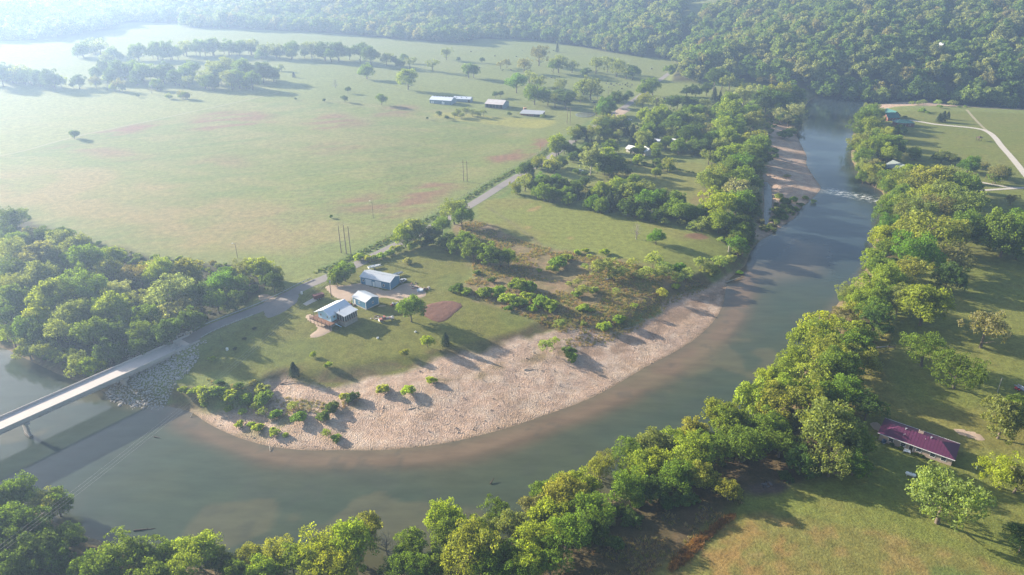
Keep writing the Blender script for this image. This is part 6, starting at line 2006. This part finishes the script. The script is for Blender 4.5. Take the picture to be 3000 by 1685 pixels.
# swing bench and log above the river on the right
x, y, z = on_ground(2612, 1022)
sb = thing('swing_bench', 'brown wooden swing bench overlooking the river from the right lawn', 'bench', (x, y, z), -.3)
for sx in (-1, 1):
    for sy in (-1, 1):
        MB().tube([(sx * 1.0, sy * .6, -.1), (sx * 1.0, 0, 1.9)], [.06, .05], 6).build('leg', DARKWOOD, sb)
MB().box(-1.1, 1.1, -.06, .06, 1.85, 1.97).build('top_beam', DARKWOOD, sb)
for k in range(4):
    MB().box(-.85, .85, -.32 + k * .16, -.2 + k * .16, .5, .54).build('seat_slat', POLEWOOD, sb)
    MB().box(-.85, .85, .33, .37, .6 + k * .14, .7 + k * .14).build('back_slat', POLEWOOD, sb)
def log(label, p0, p1, r0, r1, z=None, mt=None, branches=2, cat='log'):
    a, b = np.array(on_ground(*p0)), np.array(on_ground(*p1))
    a[2], b[2] = max(a[2], 0) + r0 * .6, max(b[2], 0) + r1 * .6
    if z:
        b[2] += z
    d = b - a
    o = thing('driftwood_log', label, cat, tuple(a), 0, 'driftwood logs')
    MB().tube([(0, 0, 0), d * .35 + (0, 0, .05), d * .7 - (0, 0, .04), d], [r0, r0 * .8, r1 * 1.1, r1 * .5], 8).build('trunk', mt or PALE_BARK, o)
    r2 = random.Random(int(p0[0]))
    for k in range(branches):
        q = d * r2.uniform(.3, .85)
        e_ = np.array([r2.uniform(-.6, .6), r2.uniform(-.6, .6), r2.uniform(.1, .5)]) * np.linalg.norm(d) * .22
        MB().tube([q, q + e_ * .5, q + e_], [r0 * .35, r0 * .25, r0 * .08], 6).build('branch', mt or PALE_BARK, o)
    return o
log('pale fallen trunk reaching from the eroded bank into the river', (2126, 828), (2172, 815), .3, .16, .5)
log('pale log lying beside the swing bench above the river', (2565, 1020), (2608, 1015), .28, .2)
log('thin bleached log on the cut bank under the scrub', (1828, 965), (1880, 954), .18, .1)
log('dark snag standing out of the water by the gravel bar point', (559, 1222), (566, 1212), .14, .06, .8)
log('sunken dark branch in the shallow water near the bridge', (452, 1280), (470, 1284), .16, .08, .2, DARKWOOD)
log('forked dark snag in midstream', (1436, 1418), (1448, 1405), .2, .08, .7, DARKWOOD)
log('bleached stub in the shallows off the gravel bar', (792, 1322), (790, 1306), .12, .06, .5)
log('grey branch on the gravel bar below the lawn', (1195, 1200), (1235, 1190), .12, .05)
log('sunken dark trunk in the lower left water', (392, 1555), (455, 1548), .2, .1, 0, DARKWOOD)
log('pale twisted driftwood at the top of the gravel bar', (1535, 1085), (1568, 1078), .2, .08, .3)
log('grey driftwood on the far gravel island', (2290, 480), (2330, 470), .3, .12, .4)
log('branchy drift beside the lawn edge', (820, 1126), (870, 1118), .2, .1, .3, POLEWOOD, 4)
# yard odds and ends
for k, (px, py, lab) in enumerate(((666, 1026, 'white utility box on the lawn beside the leaning pole'), (1107, 992, 'small white box on the lawn below the house'), (1217, 973, 'white round marker on the lawn near the yard tree'), (884, 862, 'roadside mailbox post beside the maroon trailer'))):
    q = thing('utility_box', lab, 'box', on_ground(px, py), .4 * k, 'small boxes on the lawn')
    MB().box(-.35, .35, -.3, .3, -.1, (.9, .5, .35, 1.1)[k]).build('cabinet', WHITE, q)
    MB().box(-.38, .38, -.33, .33, (.9, .5, .35, 1.1)[k] + .001, (.9, .5, .35, 1.1)[k] + .06).build('lid', STEEL, q)
# round hay-ring shrubs: dark clumps on the lawn by the bridge
for k, (px, py) in enumerate(((717, 995), (745, 965), (688, 1024))):
    x, y, z = on_ground(px, py)
    q = thing('low_bush', ('leftmost', 'middle', 'rightmost')[{688: 0, 717: 1, 745: 2}[px]] + ' of three dark low bushes on the shaded lawn', 'shrub', (x, y, z), 0, 'low lawn bushes')
    put('foliage', BUSH[k], q, (0, 0, .35), (.8, .8, .6), 0, (.03, .04, .02))
    MB().tube([(0, 0, -.1), (0, 0, .3)], [.05, .03], 6).build('stem', BARK, q)
# fence along the big field
fpts = offset_path(120, 335, 11.5, 4.0)
fence = thing('field_fence', 'wire fence on wooden posts between the big field and the road', 'fence', fpts[0], 0)
b0 = np.array(fpts[0])
for q in fpts:
    d = np.array((q[0], q[1], h1(q[0], q[1]))) - b0
    MB().box(d[0] - .07, d[0] + .07, d[1] - .07, d[1] + .07, d[2] - .4, d[2] + 1.25).build('post', POLEWOOD, fence)
for zz in (.45, .8, 1.15):
    pth = [np.array((q[0], q[1], h1(q[0], q[1]) + zz)) - b0 for q in fpts]
    MB().tube(pth, [.012] * len(pth), 4).build('wire', WIRE, fence)

# ------------------------------------------------------------------ cattle
def cow_mesh(name, seed, graze):
    """one continuous body: trunk rings from rump to muzzle, legs grown out of the belly with knees and hocks"""
    bm_v, bm_f = [], []
    r2 = random.Random(seed)
    hz_ = .55 if graze else 1.45
    rings = [(-.95, 1.15, .10, .16), (-.85, 1.12, .27, .33), (-.45, 1.05, .33, .40), (0, 1.0, .35, .43), (.4, 1.02, .32, .42), (.68, 1.10, .24, .34),
             (.90, 1.10 + (hz_ - 1.2) * .35, .15, .22), (1.12, 1.05 + (hz_ - 1.1) * .7, .13, .17), (1.28, hz_ - .02, .14, .16), (1.48, hz_ - .14, .09, .10), (1.56, hz_ - .18, .05, .06)]
    n_ = 10
    for x_, z_, w_, h_ in rings:
        for k in range(n_):
            t = 2 * math.pi * k / n_
            bm_v.append((x_, math.cos(t) * w_, z_ + math.sin(t) * h_))
    for i in range(len(rings) - 1):
        for k in range(n_):
            bm_f.append((i * n_ + k, i * n_ + (k + 1) % n_, (i + 1) * n_ + (k + 1) % n_, (i + 1) * n_ + k))
    bm_f.append(tuple(range(n_))[::-1])
    bm_f.append(tuple(range((len(rings) - 1) * n_, len(rings) * n_)))
    m_ = MB().add(bm_v, bm_f)
    for s_ in (-1, 1):
        m_.tube([(.5, s_ * .2, .9), (.5, s_ * .2, .48), (.53, s_ * .2, .1), (.55, s_ * .2, 0)], [.13, .08, .055, .07], 6)
        m_.tube([(-.6, s_ * .2, .95), (-.5, s_ * .21, .68), (-.72, s_ * .21, .42), (-.66, s_ * .21, .08), (-.64, s_ * .21, 0)], [.19, .12, .07, .055, .07], 6)
        m_.tube([(1.2, s_ * .12, hz_ + .1), (1.16, s_ * .27, hz_ + .1)], [.05, .02], 5)
    m_.tube([(-.95, 0, 1.2), (-1.05, 0, .95), (-1.03, 0, .55)], [.04, .025, .05], 5)
    me = bpy.data.meshes.new(name)
    me.from_pydata(m_.v, [], m_.f)
    for p_ in me.polygons:
        p_.use_smooth = True
    me.materials.append(mat('black_hide', (.018, .015, .014), .7, .2, 2.0))
    me.update()
    return me
COW = [cow_mesh('cow_grazing', 1, True), cow_mesh('cow_standing', 2, False)]
cows = pairs('1592,228 1600,231 1615,230 1626,233 1639,227 1556,224 1776,246 1783,258 1790,249 1798,253 1807,247 1816,250 1812,267 1824,248 1832,251 1838,255 1846,257 1851,251 1838,246 1822,262 1780,241 1870,263 '
             '1405,201 1380,153 1450,166 1513,168 1530,150 1690,130 1472,208 1497,207 1622,150 1909,204')
for k, (px, py) in enumerate(sorted(cows)):
    x, y, z = on_ground(px, py)
    o = bpy.data.objects.new('cow', COW[k % 2])
    COL.objects.link(o)
    o.location = (x, y, z - .02)
    o.rotation_euler = (0, 0, rng.uniform(0, 6.28))
    s_ = rng.uniform(1.0, 1.25)
    o.scale = (s_,) * 3
    tagged(o, f'{ORD[k]} black cow from left in the far pasture, ' + ('head down grazing' if k % 2 == 0 else 'head up'), 'cow', 'cattle in the far pasture')
# ------------------------------------------------------------------ morning haze: one closed box of even, thin air around everything
hx0, hx1, hy0, hy1 = -1900.0, 1900.0, -150.0, 2700.0
hz0, hz1 = -2.7, max(CAM_Z + 6, float(ZZ.max()) + 25)
V = [(x, y, z) for z in (hz0, hz1) for x, y in ((hx0, hy0), (hx1, hy0), (hx1, hy1), (hx0, hy1))]
F = [(3, 2, 1, 0), (4, 5, 6, 7), (0, 1, 5, 4), (1, 2, 6, 5), (2, 3, 7, 6), (3, 0, 4, 7)]
m, nt, out = nmat('haze_air')
pv = N(nt, 'ShaderNodeVolumePrincipled')
pv.inputs['Color'].default_value = (.46, .66, 1.0, 1)
pv.inputs['Density'].default_value = HAZE_DENSITY
pv.inputs['Anisotropy'].default_value = HAZE_G
nt.links.new(pv.outputs[0], out.inputs['Volume'])
link('haze', mesh_np('haze', V, F, m), kind='stuff', label='thin bluish morning haze filling the valley air', cat='haze')
